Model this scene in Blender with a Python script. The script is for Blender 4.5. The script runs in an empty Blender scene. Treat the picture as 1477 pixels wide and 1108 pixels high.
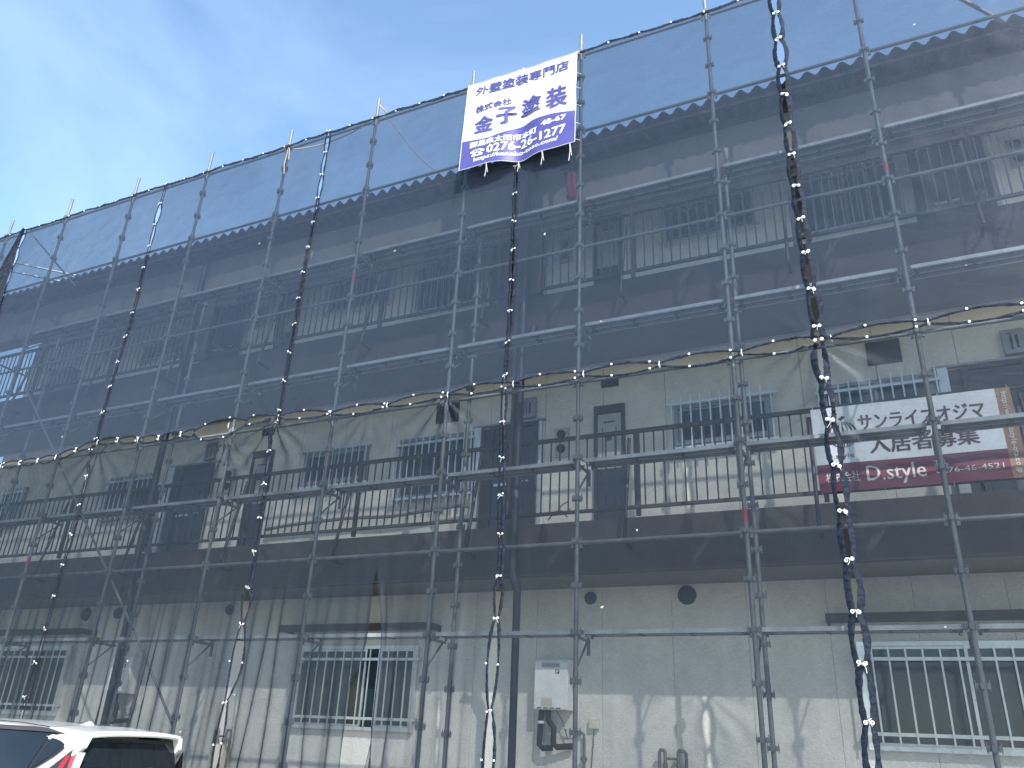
import bpy, bmesh, math, random
from mathutils import Vector, Matrix, noise
random.seed(7)
S = bpy.context.scene
C = S.collection
R = math.radians
# ------------------------------------------------------------------ camera
cam_d = bpy.data.cameras.new('camera'); cam = bpy.data.objects.new('camera', cam_d); C.objects.link(cam)
cam_d.sensor_width = 36.0; cam_d.lens = 28.081
cam_d.clip_start = 0.05; cam_d.clip_end = 3000
yaw, pitch, roll = R(-25.86720642), R(24.2242013), R(2.66386937)
fw = Vector((math.sin(yaw)*math.cos(pitch), math.cos(yaw)*math.cos(pitch), math.sin(pitch)))
r0 = Vector((math.cos(yaw), -math.sin(yaw), 0)); u0 = r0.cross(fw)
rt = r0*math.cos(roll)+u0*math.sin(roll); up = -r0*math.sin(roll)+u0*math.cos(roll)
M = Matrix((rt, up, -fw)).transposed().to_4x4(); M.translation = (0, 0, 1.55)
cam.matrix_world = M
S.camera = cam
# ------------------------------------------------------------------ world, sun, exposure
SUN = Vector((0.85, -1.0, 1.16)).normalized()
W = bpy.data.worlds.new('World'); S.world = W; W.use_nodes = True
nt = W.node_tree; nt.nodes.clear()
def N(nt, t, **k):
    n = nt.nodes.new(t)
    for a, b in k.items(): setattr(n, a, b)
    return n
sky = N(nt, 'ShaderNodeTexSky', sky_type='NISHITA', sun_disc=False)
sky.sun_elevation = math.asin(SUN.z); sky.sun_rotation = math.atan2(SUN.x, SUN.y)
sky.altitude = 0; sky.air_density = 1.0; sky.dust_density = 0.7; sky.ozone_density = 1.6
tc = N(nt, 'ShaderNodeTexCoord'); mp = N(nt, 'ShaderNodeMapping')
mp.inputs['Scale'].default_value = (1.0, 1.6, 2.6); mp.inputs['Rotation'].default_value = (0.3, 0.2, 0.7); mp.inputs['Location'].default_value = (3.1, 0.4, 1.7)
nt.links.new(tc.outputs['Generated'], mp.inputs['Vector'])
cn = N(nt, 'ShaderNodeTexNoise'); cn.inputs['Scale'].default_value = 1.5; cn.inputs['Detail'].default_value = 9; cn.inputs['Roughness'].default_value = 0.56; cn.inputs['Distortion'].default_value = 0.5
nt.links.new(mp.outputs['Vector'], cn.inputs['Vector'])
cr = N(nt, 'ShaderNodeValToRGB'); cr.color_ramp.elements[0].position = 0.47; cr.color_ramp.elements[1].position = 0.9
cr.color_ramp.elements[0].color = (0, 0, 0, 1); cr.color_ramp.elements[1].color = (.09, .09, .09, 1)
nt.links.new(cn.outputs['Fac'], cr.inputs['Fac'])
hs = N(nt, 'ShaderNodeMix', data_type='RGBA', blend_type='MULTIPLY'); hs.inputs[0].default_value = 1.0; hs.inputs[7].default_value = (0.97, 1.045, 1.01, 1)
nt.links.new(sky.outputs['Color'], hs.inputs[6])
mx = N(nt, 'ShaderNodeMix', data_type='RGBA'); nt.links.new(cr.outputs['Color'], mx.inputs[0])
nt.links.new(hs.outputs[2], mx.inputs[6]); mx.inputs[7].default_value = (10.5, 11.2, 12.4, 1)
bg = N(nt, 'ShaderNodeBackground'); bg.inputs['Strength'].default_value = 0.122
nt.links.new(mx.outputs[2], bg.inputs['Color'])
wo = N(nt, 'ShaderNodeOutputWorld'); nt.links.new(bg.outputs[0], wo.inputs[0])
sl = bpy.data.lights.new('sun', 'SUN'); sl.energy = 2.4; sl.angle = R(0.53); sl.color = (1.0, 0.94, 0.86)
so = bpy.data.objects.new('sun', sl); C.objects.link(so)
so.rotation_euler = SUN.to_track_quat('Z', 'Y').to_euler()
S.view_settings.view_transform = 'Standard'; S.view_settings.look = 'None'
S.view_settings.gamma = 1.0; S.view_settings.use_curve_mapping = False
S.view_settings.exposure = 1.68
S.cycles.transparent_max_bounces = 24; S.cycles.max_bounces = 8
# ------------------------------------------------------------------ materials
def mat(name, col, rough=0.6, metal=0.0, var=0.12, vscale=3.0, bump=0.0, bscale=40.0, spec=None, vstretch=(1, 1, 1), dirt=0.0, dirtcol=(.2, .16, .12), dscale=1.2):
    m = bpy.data.materials.new(name); m.use_nodes = True
    t = m.node_tree; b = t.nodes['Principled BSDF']
    b.inputs['Roughness'].default_value = rough; b.inputs['Metallic'].default_value = metal
    if spec is not None: b.inputs['Specular IOR Level'].default_value = spec
    co = N(t, 'ShaderNodeTexCoord'); mpn = N(t, 'ShaderNodeMapping'); mpn.inputs['Scale'].default_value = vstretch
    geo = N(t, 'ShaderNodeNewGeometry')
    t.links.new(geo.outputs['Position'], mpn.inputs['Vector'])
    nz = N(t, 'ShaderNodeTexNoise'); nz.inputs['Scale'].default_value = vscale; nz.inputs['Detail'].default_value = 6; nz.inputs['Roughness'].default_value = 0.62
    t.links.new(mpn.outputs['Vector'], nz.inputs['Vector'])
    rp = N(t, 'ShaderNodeValToRGB'); rp.color_ramp.elements[0].position = .3; rp.color_ramp.elements[1].position = .7
    rp.color_ramp.elements[0].color = tuple(c*(1-var) for c in col)+(1,)
    rp.color_ramp.elements[1].color = tuple(min(1, c*(1+var)) for c in col)+(1,)
    t.links.new(nz.outputs['Fac'], rp.inputs['Fac'])
    out = rp.outputs['Color']
    if dirt > 0:
        n2 = N(t, 'ShaderNodeTexNoise'); n2.inputs['Scale'].default_value = dscale; n2.inputs['Detail'].default_value = 8; n2.inputs['Roughness'].default_value = .7
        t.links.new(mpn.outputs['Vector'], n2.inputs['Vector'])
        r2 = N(t, 'ShaderNodeValToRGB'); r2.color_ramp.elements[0].position = .52; r2.color_ramp.elements[1].position = .75
        r2.color_ramp.elements[0].color = (0, 0, 0, 1); r2.color_ramp.elements[1].color = (dirt, dirt, dirt, 1)
        t.links.new(n2.outputs['Fac'], r2.inputs['Fac'])
        mm = N(t, 'ShaderNodeMix', data_type='RGBA'); t.links.new(r2.outputs['Color'], mm.inputs[0])
        t.links.new(out, mm.inputs[6]); mm.inputs[7].default_value = dirtcol+(1,); out = mm.outputs[2]
    t.links.new(out, b.inputs['Base Color'])
    if bump > 0:
        n3 = N(t, 'ShaderNodeTexNoise'); n3.inputs['Scale'].default_value = bscale; n3.inputs['Detail'].default_value = 4
        t.links.new(geo.outputs['Position'], n3.inputs['Vector'])
        bp = N(t, 'ShaderNodeBump'); bp.inputs['Strength'].default_value = bump; bp.inputs['Distance'].default_value = 0.01
        t.links.new(n3.outputs['Fac'], bp.inputs['Height']); t.links.new(bp.outputs['Normal'], b.inputs['Normal'])
    return m
def net_mat(name, t0, col, tcol=(0.93, 0.97, 1.0), bumpd=0.02, clump=0.25):
    """woven mesh sheet: open area falls as it is seen (or lit) at a slant, like a real weave"""
    m = bpy.data.materials.new(name); m.use_nodes = True
    t = m.node_tree; t.nodes.clear()
    geo = N(t, 'ShaderNodeNewGeometry')
    mpn = N(t, 'ShaderNodeMapping'); mpn.inputs['Scale'].default_value = (1.0, 1.0, 2.6)
    t.links.new(geo.outputs['Position'], mpn.inputs['Vector'])
    wr = N(t, 'ShaderNodeTexNoise'); wr.inputs['Scale'].default_value = 3.2; wr.inputs['Detail'].default_value = 7; wr.inputs['Roughness'].default_value = 0.6; wr.inputs['Distortion'].default_value = 0.9
    t.links.new(mpn.outputs['Vector'], wr.inputs['Vector'])
    w2 = N(t, 'ShaderNodeTexNoise', noise_type='RIDGED_MULTIFRACTAL') 
    w2.inputs['Scale'].default_value = 2.3; w2.inputs['Detail'].default_value = 5; w2.inputs['Distortion'].default_value = 1.4; w2.inputs['Roughness'].default_value = .5
    t.links.new(mpn.outputs['Vector'], w2.inputs['Vector'])
    ad = N(t, 'ShaderNodeMath', operation='MULTIPLY_ADD'); t.links.new(w2.outputs['Fac'], ad.inputs[0]); ad.inputs[1].default_value = 0.09
    t.links.new(wr.outputs['Fac'], ad.inputs[2])
    bp = N(t, 'ShaderNodeBump'); bp.inputs['Strength'].default_value = 1.0; bp.inputs['Distance'].default_value = bumpd
    t.links.new(ad.outputs[0], bp.inputs['Height'])
    dt = N(t, 'ShaderNodeVectorMath', operation='DOT_PRODUCT'); t.links.new(geo.outputs['Incoming'], dt.inputs[0]); t.links.new(bp.outputs['Normal'], dt.inputs[1])
    ab = N(t, 'ShaderNodeMath', operation='ABSOLUTE'); t.links.new(dt.outputs['Value'], ab.inputs[0])
    mxm = N(t, 'ShaderNodeMath', operation='MAXIMUM'); t.links.new(ab.outputs[0], mxm.inputs[0]); mxm.inputs[1].default_value = 0.33
    iv = N(t, 'ShaderNodeMath', operation='DIVIDE'); iv.inputs[0].default_value = 1.0; t.links.new(mxm.outputs[0], iv.inputs[1])
    # uneven weave: bunched threads
    cl = N(t, 'ShaderNodeTexNoise'); cl.inputs['Scale'].default_value = 1.3; cl.inputs['Detail'].default_value = 8; cl.inputs['Roughness'].default_value = 0.7
    t.links.new(geo.outputs['Position'], cl.inputs['Vector'])
    cm = N(t, 'ShaderNodeMapRange'); cm.inputs['From Min'].default_value = .3; cm.inputs['From Max'].default_value = .7
    cm.inputs['To Min'].default_value = 1-clump; cm.inputs['To Max'].default_value = 1+clump
    t.links.new(cl.outputs['Fac'], cm.inputs['Value'])
    # fine threads
    fn = N(t, 'ShaderNodeTexNoise'); fn.inputs['Scale'].default_value = 90; fn.inputs['Detail'].default_value = 2
    mp2 = N(t, 'ShaderNodeMapping'); mp2.inputs['Scale'].default_value = (0.35, 1, 1.6); t.links.new(geo.outputs['Position'], mp2.inputs['Vector']); t.links.new(mp2.outputs['Vector'], fn.inputs['Vector'])
    fm = N(t, 'ShaderNodeMapRange'); fm.inputs['From Min'].default_value = .3; fm.inputs['From Max'].default_value = .7
    fm.inputs['To Min'].default_value = .86; fm.inputs['To Max'].default_value = 1.14; t.links.new(fn.outputs['Fac'], fm.inputs['Value'])
    iv2 = N(t, 'ShaderNodeMath', operation='POWER'); t.links.new(iv.outputs[0], iv2.inputs[0]); iv2.inputs[1].default_value = 1.2
    e1 = N(t, 'ShaderNodeMath', operation='MULTIPLY'); t.links.new(iv2.outputs[0], e1.inputs[0]); t.links.new(cm.outputs[0], e1.inputs[1])
    e2 = N(t, 'ShaderNodeMath', operation='MULTIPLY'); t.links.new(e1.outputs[0], e2.inputs[0]); t.links.new(fm.outputs[0], e2.inputs[1])
    pw = N(t, 'ShaderNodeMath', operation='POWER'); pw.inputs[0].default_value = t0; t.links.new(e2.outputs[0], pw.inputs[1])
    df = N(t, 'ShaderNodeBsdfDiffuse'); df.inputs['Color'].default_value = col+(1,); t.links.new(bp.outputs['Normal'], df.inputs['Normal'])
    tl = N(t, 'ShaderNodeBsdfTranslucent'); tl.inputs['Color'].default_value = tuple(c*0.9 for c in col)+(1,); t.links.new(bp.outputs['Normal'], tl.inputs['Normal'])
    m1 = N(t, 'ShaderNodeMixShader'); m1.inputs[0].default_value = 0.35; t.links.new(df.outputs[0], m1.inputs[1]); t.links.new(tl.outputs[0], m1.inputs[2])
    gl = N(t, 'ShaderNodeBsdfGlossy'); gl.inputs['Roughness'].default_value = 0.42; gl.inputs['Color'].default_value = (.55, .6, .68, 1); t.links.new(bp.outputs['Normal'], gl.inputs['Normal'])
    m3 = N(t, 'ShaderNodeMixShader'); m3.inputs[0].default_value = 0.03; t.links.new(m1.outputs[0], m3.inputs[1]); t.links.new(gl.outputs[0], m3.inputs[2])
    # dried paint splashes
    vo = N(t, 'ShaderNodeTexVoronoi'); vo.inputs['Scale'].default_value = 2.6; vo.inputs['Randomness'].default_value = 1
    nv_ = N(t, 'ShaderNodeTexNoise'); nv_.inputs['Scale'].default_value = 30; t.links.new(geo.outputs['Position'], nv_.inputs['Vector'])
    va = N(t, 'ShaderNodeMix', data_type='RGBA', blend_type='ADD'); va.inputs[0].default_value = .035; t.links.new(geo.outputs['Position'], va.inputs[6]); t.links.new(nv_.outputs['Color'], va.inputs[7])
    t.links.new(va.outputs[2], vo.inputs['Vector'])
    sc_ = N(t, 'ShaderNodeSeparateColor'); t.links.new(vo.outputs['Color'], sc_.inputs[0])
    rad = N(t, 'ShaderNodeMath', operation='MULTIPLY_ADD'); t.links.new(sc_.outputs[0], rad.inputs[0]); rad.inputs[1].default_value = .16; rad.inputs[2].default_value = -.115
    lt = N(t, 'ShaderNodeMath', operation='LESS_THAN'); t.links.new(vo.outputs['Distance'], lt.inputs[0]); t.links.new(rad.outputs[0], lt.inputs[1])
    inv = N(t, 'ShaderNodeMath', operation='SUBTRACT'); inv.inputs[0].default_value = 1; t.links.new(lt.outputs[0], inv.inputs[1])
    pf = N(t, 'ShaderNodeMath', operation='MULTIPLY'); t.links.new(pw.outputs[0], pf.inputs[0]); t.links.new(inv.outputs[0], pf.inputs[1])
    dcm = N(t, 'ShaderNodeMix', data_type='RGBA'); t.links.new(lt.outputs[0], dcm.inputs[0]); dcm.inputs[6].default_value = col+(1,); dcm.inputs[7].default_value = (.5, .5, .48, 1)
    t.links.new(dcm.outputs[2], df.inputs['Color'])
    tr = N(t, 'ShaderNodeBsdfTransparent'); tr.inputs['Color'].default_value = tcol+(1,)
    m2 = N(t, 'ShaderNodeMixShader'); t.links.new(pf.outputs[0], m2.inputs[0]); t.links.new(m3.outputs[0], m2.inputs[1]); t.links.new(tr.outputs[0], m2.inputs[2])
    o = N(t, 'ShaderNodeOutputMaterial'); t.links.new(m2.outputs[0], o.inputs['Surface'])
    return m
MT = {}
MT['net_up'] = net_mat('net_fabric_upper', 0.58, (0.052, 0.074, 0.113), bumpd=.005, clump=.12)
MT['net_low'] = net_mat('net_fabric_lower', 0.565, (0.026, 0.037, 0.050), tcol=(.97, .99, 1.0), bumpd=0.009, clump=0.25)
MT['hem'] = mat('net_hem_fabric', (.014, .020, .034), .7, 0, .8, 14, .8, 60, spec=.12, vstretch=(1, 1, 2))
MT['eyelet'] = mat('white_plastic_eyelet', (.8, .82, .82), .4, 0, .05)
MT['cord'] = mat('pale_cord', (.55, .56, .52), .8, 0, .2, 30)
MT['rope'] = mat('tan_rope', (.33, .27, .20), .9, 0, .25, 30, .6, 120)
MT['steel'] = mat('galvanised_steel', (.16, .175, .185), .58, .3, .22, 6, .15, 60, dirt=.5, dirtcol=(.22, .20, .18), dscale=5)
MT['deck'] = mat('walkway_steel', (.36, .39, .41), .5, .45, .2, 5, .2, 80, dirt=.4, dirtcol=(.25, .23, .2), dscale=6)
MT['deckunder'] = mat('walkway_deck_steel', (.15, .165, .18), .55, .4, .2, 5)
MT['deckdark'] = mat('walkway_hole', (.05, .055, .06), .7)
MT['redpaint'] = mat('red_paint_mark', (.42, .03, .06), .6, 0, .2, 20)
MT['wall'] = mat('cream_stucco', (.66, .65, .615), .9, 0, .05, 1.5, .9, 55, dirt=.16, dirtcol=(.42, .39, .34), dscale=.9, vstretch=(1, 1, .35))
MT['wallup'] = mat('cream_corridor_wall', (.68, .66, .60), .88, 0, .05, 1.5, .25, 50, dirt=.2, dirtcol=(.4, .37, .32), dscale=.8, vstretch=(1, 1, .4))
MT['walltop'] = mat('brightened_corridor_wall', (.84, .83, .79), .85, 0, .04, 1.5, .2, 50, dirt=.1, dirtcol=(.5, .47, .42), dscale=.8, vstretch=(1, 1, .4))  # corridor wall colour lightened to stand in for brighter light on the top floor
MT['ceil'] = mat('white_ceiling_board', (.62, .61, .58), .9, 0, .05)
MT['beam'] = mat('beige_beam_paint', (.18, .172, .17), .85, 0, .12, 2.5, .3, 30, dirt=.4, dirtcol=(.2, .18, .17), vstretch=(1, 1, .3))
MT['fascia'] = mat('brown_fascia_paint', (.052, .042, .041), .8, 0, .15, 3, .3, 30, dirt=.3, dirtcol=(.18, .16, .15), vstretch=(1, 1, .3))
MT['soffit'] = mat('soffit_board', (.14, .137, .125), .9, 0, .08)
MT['floor'] = mat('corridor_floor', (.42, .41, .38), .9, 0, .1, 3)
MT['roof'] = mat('corrugated_roof_sheet', (.095, .088, .11), .6, .1, .2, 3, dirt=.4, dirtcol=(.2, .18, .17))
MT['rail'] = mat('brown_railing_paint', (.028, .025, .028), .5, 0, .2, 8)
MT['door'] = mat('dark_blue_door', (.030, .040, .062), .45, 0, .15, 4)
MT['doordk'] = mat('dark_transom', (.035, .04, .05), .5)
MT['pale'] = mat('pale_door_panel', (.42, .43, .42), .5, 0, .08)
MT['alu'] = mat('aluminium_frame', (.62, .64, .65), .35, .6, .08, 10)
MT['alubrown'] = mat('grey_aluminium', (.28, .29, .31), .4, .5, .1, 10)
MT['white'] = mat('white_painted_metal', (.78, .79, .80), .4, 0, .05, 6, dirt=.15, dirtcol=(.45, .42, .38), dscale=5)
MT['black'] = mat('black_foam', (.018, .018, .02), .7, 0, .3, 20, .4, 60)
MT['void'] = mat('dark_room', (.006, .007, .009), .9)
MT['curtain'] = mat('teal_curtain', (.012, .035, .045), .9, 0, .3, 12, vstretch=(6, 1, .3))
MT['spout'] = mat('black_downspout', (.018, .020, .027), .5, 0, .2, 5)
MT['vent'] = mat('black_vent_cap', (.010, .012, .016), .55, 0, .2, 20)
MT['pipe'] = mat('grey_pipe', (.16, .165, .17), .5, .3, .2, 20)
MT['jbox'] = mat('cream_plastic', (.62, .58, .48), .5, 0, .05)
MT['red'] = mat('red_enamel', (.30, .025, .025), .45, 0, .1)
MT['blk'] = mat('black_plastic', (.015, .015, .017), .4)
MT['ground'] = mat('pale_concrete_ground', (.48, .455, .40), .95, 0, .15, .8, .5, 25, dirt=.4, dirtcol=(.18, .17, .16), dscale=.5)
MT['gravel'] = mat('far_ground', (.22, .22, .18), .95, 0, .3, .2)
MT['asphalt'] = mat('asphalt', (.055, .055, .057), .95, 0, .2, 2, .5, 60)
MT['bwhite'] = mat('banner_white_vinyl', (.45, .45, .43), .45, 0, .03, 4, .25, 14)
MT['bblue'] = mat('banner_violet_ink', (.055, .050, .22), .5, 0, .08, 5)
MT['bink'] = mat('banner_white_ink', (.56, .57, .58), .5, 0, .03)
MT['swhite'] = mat('sign_white', (.74, .77, .82), .45, 0, .03, 4)
MT['smar'] = mat('sign_maroon', (.16, .018, .05), .5, 0, .08)
MT['sbrown'] = mat('sign_brown', (.30, .17, .11), .5, 0, .1)
MT['sink'] = mat('sign_dark_ink', (.085, .035, .045), .5)
MT['sinkw'] = mat('sign_pale_ink', (.66, .64, .64), .5)
def glass(name, col, rough=.06):
    m = mat(name, col, rough, 0, .15, 2); b = m.node_tree.nodes['Principled BSDF']; b.inputs['IOR'].default_value = 1.5; return m
MT['glass'] = glass('window_glass_dark', (.02, .03, .035), .08)
MT['frost'] = glass('frosted_glass', (.07, .095, .10), .35)
MT['carglass'] = glass('car_glass', (.010, .014, .018), .03)
def carpaint():
    m = mat('pearl_white_car_paint', (.62, .62, .595), .32, 0, .02, 3); b = m.node_tree.nodes['Principled BSDF']
    b.inputs['Coat Weight'].default_value = .8; b.inputs['Coat Roughness'].default_value = .05; return m
MT['paint'] = carpaint()
MT['lampred'] = glass('red_tail_lamp', (.30, .012, .03), .12)
MT['lampclear'] = glass('clear_lamp_cover', (.30, .33, .36), .1)
MT['tyre'] = mat('tyre_rubber', (.02, .02, .02), .85)
MT['rim'] = mat('alloy_rim', (.5, .5, .52), .3, .8)
MT['visor'] = glass('smoked_visor', (.05, .04, .04), .1)
# ------------------------------------------------------------------ mesh helpers
class MB:
    def __init__(s): s.v = []; s.f = []; s.sm = []; s.mi = []; s.m = 0
    def add(s, vs, fs, smooth=False):
        o = len(s.v); s.v += [tuple(v) for v in vs]; s.f += [tuple(i+o for i in f) for f in fs]; s.sm += [smooth]*len(fs); s.mi += [s.m]*len(fs); return s
    def box(s, x0, x1, y0, y1, z0, z1):
        v = [(x0, y0, z0), (x1, y0, z0), (x1, y1, z0), (x0, y1, z0), (x0, y0, z1), (x1, y0, z1), (x1, y1, z1), (x0, y1, z1)]
        return s.add(v, [(0, 3, 2, 1), (4, 5, 6, 7), (0, 1, 5, 4), (1, 2, 6, 5), (2, 3, 7, 6), (3, 0, 4, 7)])
    def bbox(s, x0, x1, y0, y1, z0, z1, b=0.006):
        # box with chamfered front (y0) edges
        v = [(x0, y1, z0), (x1, y1, z0), (x1, y1, z1), (x0, y1, z1), (x0, y0+b, z0), (x1, y0+b, z0), (x1, y0+b, z1), (x0, y0+b, z1),
             (x0+b, y0, z0+b), (x1-b, y0, z0+b), (x1-b, y0, z1-b), (x0+b, y0, z1-b)]
        return s.add(v, [(3, 2, 1, 0), (0, 1, 5, 4), (1, 2, 6, 5), (2, 3, 7, 6), (3, 0, 4, 7), (4, 5, 9, 8), (5, 6, 10, 9), (6, 7, 11, 10), (7, 4, 8, 11), (8, 9, 10, 11)])
    def tube(s, pts, r, n=10, cap=True, flat=1.0):
        pts = [Vector(p) for p in pts]; rs = r if isinstance(r, (list, tuple)) else [r]*len(pts)
        vs = []; fs = []; prev = None
        for i, p in enumerate(pts):
            a = pts[max(0, i-1)]; b = pts[min(len(pts)-1, i+1)]; d = (b-a).normalized()
            if prev is None:
                ref = Vector((0, 0, 1)) if abs(d.z) < .9 else Vector((1, 0, 0)); e1 = d.cross(ref).normalized()
            else:
                e1 = (prev-d*prev.dot(d)).normalized()
            prev = e1; e2 = d.cross(e1)
            for k in range(n):
                t = 2*math.pi*k/n; vs.append(p+e1*math.cos(t)*rs[i]+e2*math.sin(t)*rs[i]*flat)
        for i in range(len(pts)-1):
            for k in range(n):
                k2 = (k+1) % n; fs.append((i*n+k, i*n+k2, (i+1)*n+k2, (i+1)*n+k))
        s.add(vs, fs, True)
        if cap:
            o = len(vs)-n; s.add(vs[:n], [tuple(range(n))[::-1]]); s.add(vs[o:], [tuple(range(n))])
        return s
    def grid(s, fn, nu, nv, smooth=True, flip=False):
        vs = [fn(i/nu, j/nv) for j in range(nv+1) for i in range(nu+1)]; fs = []
        for j in range(nv):
            for i in range(nu):
                a = j*(nu+1)+i; q = (a, a+1, a+nu+2, a+nu+1); fs.append(q[::-1] if flip else q)
        return s.add(vs, fs, smooth)
    def lathe(s, prof, cx, cy, cz, axis='Z', n=20):
        vs = []; fs = []
        for (r, h) in prof:
            for k in range(n):
                t = 2*math.pi*k/n; a, b = r*math.cos(t), r*math.sin(t)
                vs.append((cx+a, cy+b, cz+h) if axis == 'Z' else ((cx+a, cy+h, cz+b) if axis == 'Y' else (cx+h, cy+a, cz+b)))
        for i in range(len(prof)-1):
            for k in range(n):
                k2 = (k+1) % n; fs.append((i*n+k, i*n+k2, (i+1)*n+k2, (i+1)*n+k))
        return s.add(vs, fs, True)
    def mesh(s, name, mats):
        me = bpy.data.meshes.new(name); me.from_pydata(s.v, [], s.f)
        for m in (mats if isinstance(mats, (list, tuple)) else [mats]): me.materials.append(MT[m] if isinstance(m, str) else m)
        me.polygons.foreach_set('use_smooth', s.sm); me.polygons.foreach_set('material_index', s.mi); me.update(); return me
    def build(s, name, mats, parent=None, loc=None):
        return link(name, s.mesh(name, mats), parent, loc)
def link(name, me, parent=None, loc=None):
    o = bpy.data.objects.new(name, me); C.objects.link(o)
    if parent is not None: o.parent = parent
    if loc is not None: o.location = loc
    return o
def tag(o, label=None, cat=None, group=None, kind=None):
    if label: o['label'] = label
    if cat: o['category'] = cat
    if group: o['group'] = group
    if kind: o['kind'] = kind
    return o
def empty(name, loc=(0, 0, 0), label=None, cat=None, group=None):
    o = bpy.data.objects.new(name, None); o.empty_display_size = .2; C.objects.link(o); o.location = loc
    return tag(o, label, cat, group)
def text_mb(txt, mapping, s0, s1, t0, t1, bold=0.0, rot=0):
    """real lettering: font outline fitted to the box (s0..s1, t0..t1), then laid on a surface by mapping(s, t, lift)"""
    cu = bpy.data.curves.new('lettering', 'FONT'); cu.body = txt; cu.resolution_u = 2
    o = bpy.data.objects.new('lettering', cu); C.objects.link(o); bpy.context.view_layer.update()
    dg = bpy.context.evaluated_depsgraph_get(); me = bpy.data.meshes.new_from_object(o.evaluated_get(dg))
    bpy.data.objects.remove(o); bpy.data.curves.remove(cu)
    bm = bmesh.new(); bm.from_mesh(me); bpy.data.meshes.remove(me)
    bmesh.ops.remove_doubles(bm, verts=bm.verts, dist=1e-5)
    if rot:
        for v in bm.verts: v.co = Vector((v.co.y, -v.co.x, 0))
    xs = [v.co.x for v in bm.verts]; ys = [v.co.y for v in bm.verts]
    x0, x1, y0, y1 = min(xs), max(xs), min(ys), max(ys)
    bm.verts.index_update(); fs = [tuple(v.index for v in f.verts) for f in bm.faces]
    mb = MB(); q = 0
    # heavy type: the strokes are laid down several times, a hair apart
    for dx, dy in ([(0, 0)] if not bold else [(0, 0), (-bold, 0), (bold, 0), (0, bold*.7), (0, -bold*.7)]):
        vs = []
        for v in bm.verts:
            s = s0+(v.co.x-x0)/(x1-x0)*(s1-s0)+dx; t = t1+(v.co.y-y0)/(y1-y0)*(t0-t1)+dy
            vs.append(mapping(s, t, .0004*q))
        q += 1; mb.add(vs, fs)
    bm.free(); return mb
# ------------------------------------------------------------------ the setting
g = MB().box(-60, 60, -60, 60, -0.3, 0.0).build('ground', 'ground'); tag(g, kind='structure')
g = MB().add([(-1500, -1500, -.05), (1500, -1500, -.05), (1500, 1500, -.05), (-1500, 1500, -.05)], [(0, 1, 2, 3)]).build('terrain', 'gravel'); tag(g, kind='structure')
# ------------------------------------------------------------------ apartment building
YF, YR, YW, YG = 9.0, 9.05, 10.2, 10.1
XL, XR = -17.1, 6.2
B = empty('apartment_building', (-6, 9, 0), 'three-storey cream apartment block with brown open corridors behind the scaffold netting', 'building')
B.location = (0, 0, 0)
# core volume, kept behind the clad faces
MB().box(XL+.02, XR, 10.14, 16, 0, 3.48).box(XL+.02, XR, 10.24, 16, 3.48, 9.62).build('wall_core', 'wallup', B)
MB().box(XL+.0, XR, 10.085, 10.16, 0, .32).build('plinth', 'beam', B)
# ground floor cladding panels
pm = MB().bbox(0, .907, 0, .035, .32, 3.475, .003).mesh('wall_panel', 'wall')
x = XL
while x < XR-.01:
    link('wall_panel', pm, B, (x, YG, 0)); x += .91
for zb, h in ((4.0, 3.0), (7.3, 2.19)):
    pm = MB().bbox(0, .905, 0, .035, 0, h-.004, .004).mesh('wall_panel', 'wallup' if zb < 5 else 'walltop')
    x = XL
    while x < XR-.5:
        link('wall_panel', pm, B, (x, YW, zb)); x += .91
# slabs, fascias, soffits
for k, (z0, z1) in enumerate(((3.46, 4.06), (6.72, 7.37))):
    xl = XL-1.9 if k else XL-.3
    MB().box(xl, XR, YF+.12, 10.19, z0+.02, z1-.12).build('corridor_slab', 'floor', B)
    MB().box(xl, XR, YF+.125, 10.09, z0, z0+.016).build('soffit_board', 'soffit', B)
    f = MB()
    f.box(xl, XR, YF, YF+.12, z0-.03, z1)
    f.build('fascia', 'fascia', B)
MB().box(-22, XR, YF, YF+.16, 8.70, 9.58).build('roof_beam', 'beam', B)
MB().box(-22, XR, YF+.16, 10.19, 9.50, 9.56).build('corridor_ceiling', 'ceil', B)
MB().box(-22, XR, YF-.035, YF, 8.70, 8.80).build('beam_trim', 'fascia', B)
# corrugated roof with eaves overhang
def roof_pt(u, v):
    x = -17.3+u*23.55; ph = (x*1.0/.212) % 1.0
    w = (.5-.5*math.cos(2*math.pi*ph)); w = w**.85
    return (x, 8.58+v*8.2, 9.615+.098*w+v*.42)
rb = MB(); nu = int(23.55/.212*10)
rb.grid(roof_pt, nu, 4, False)
r = rb.build('roof_sheet', 'roof', B)
md = r.modifiers.new('thickness', 'SOLIDIFY'); md.thickness = .006
MB().box(-16.3, XR, 8.66, 8.70, 9.560, 9.606).box(-16.3, XR, 8.98, 9.0, 9.5, 9.62).build('eaves_batten', 'fascia', B)
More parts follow.
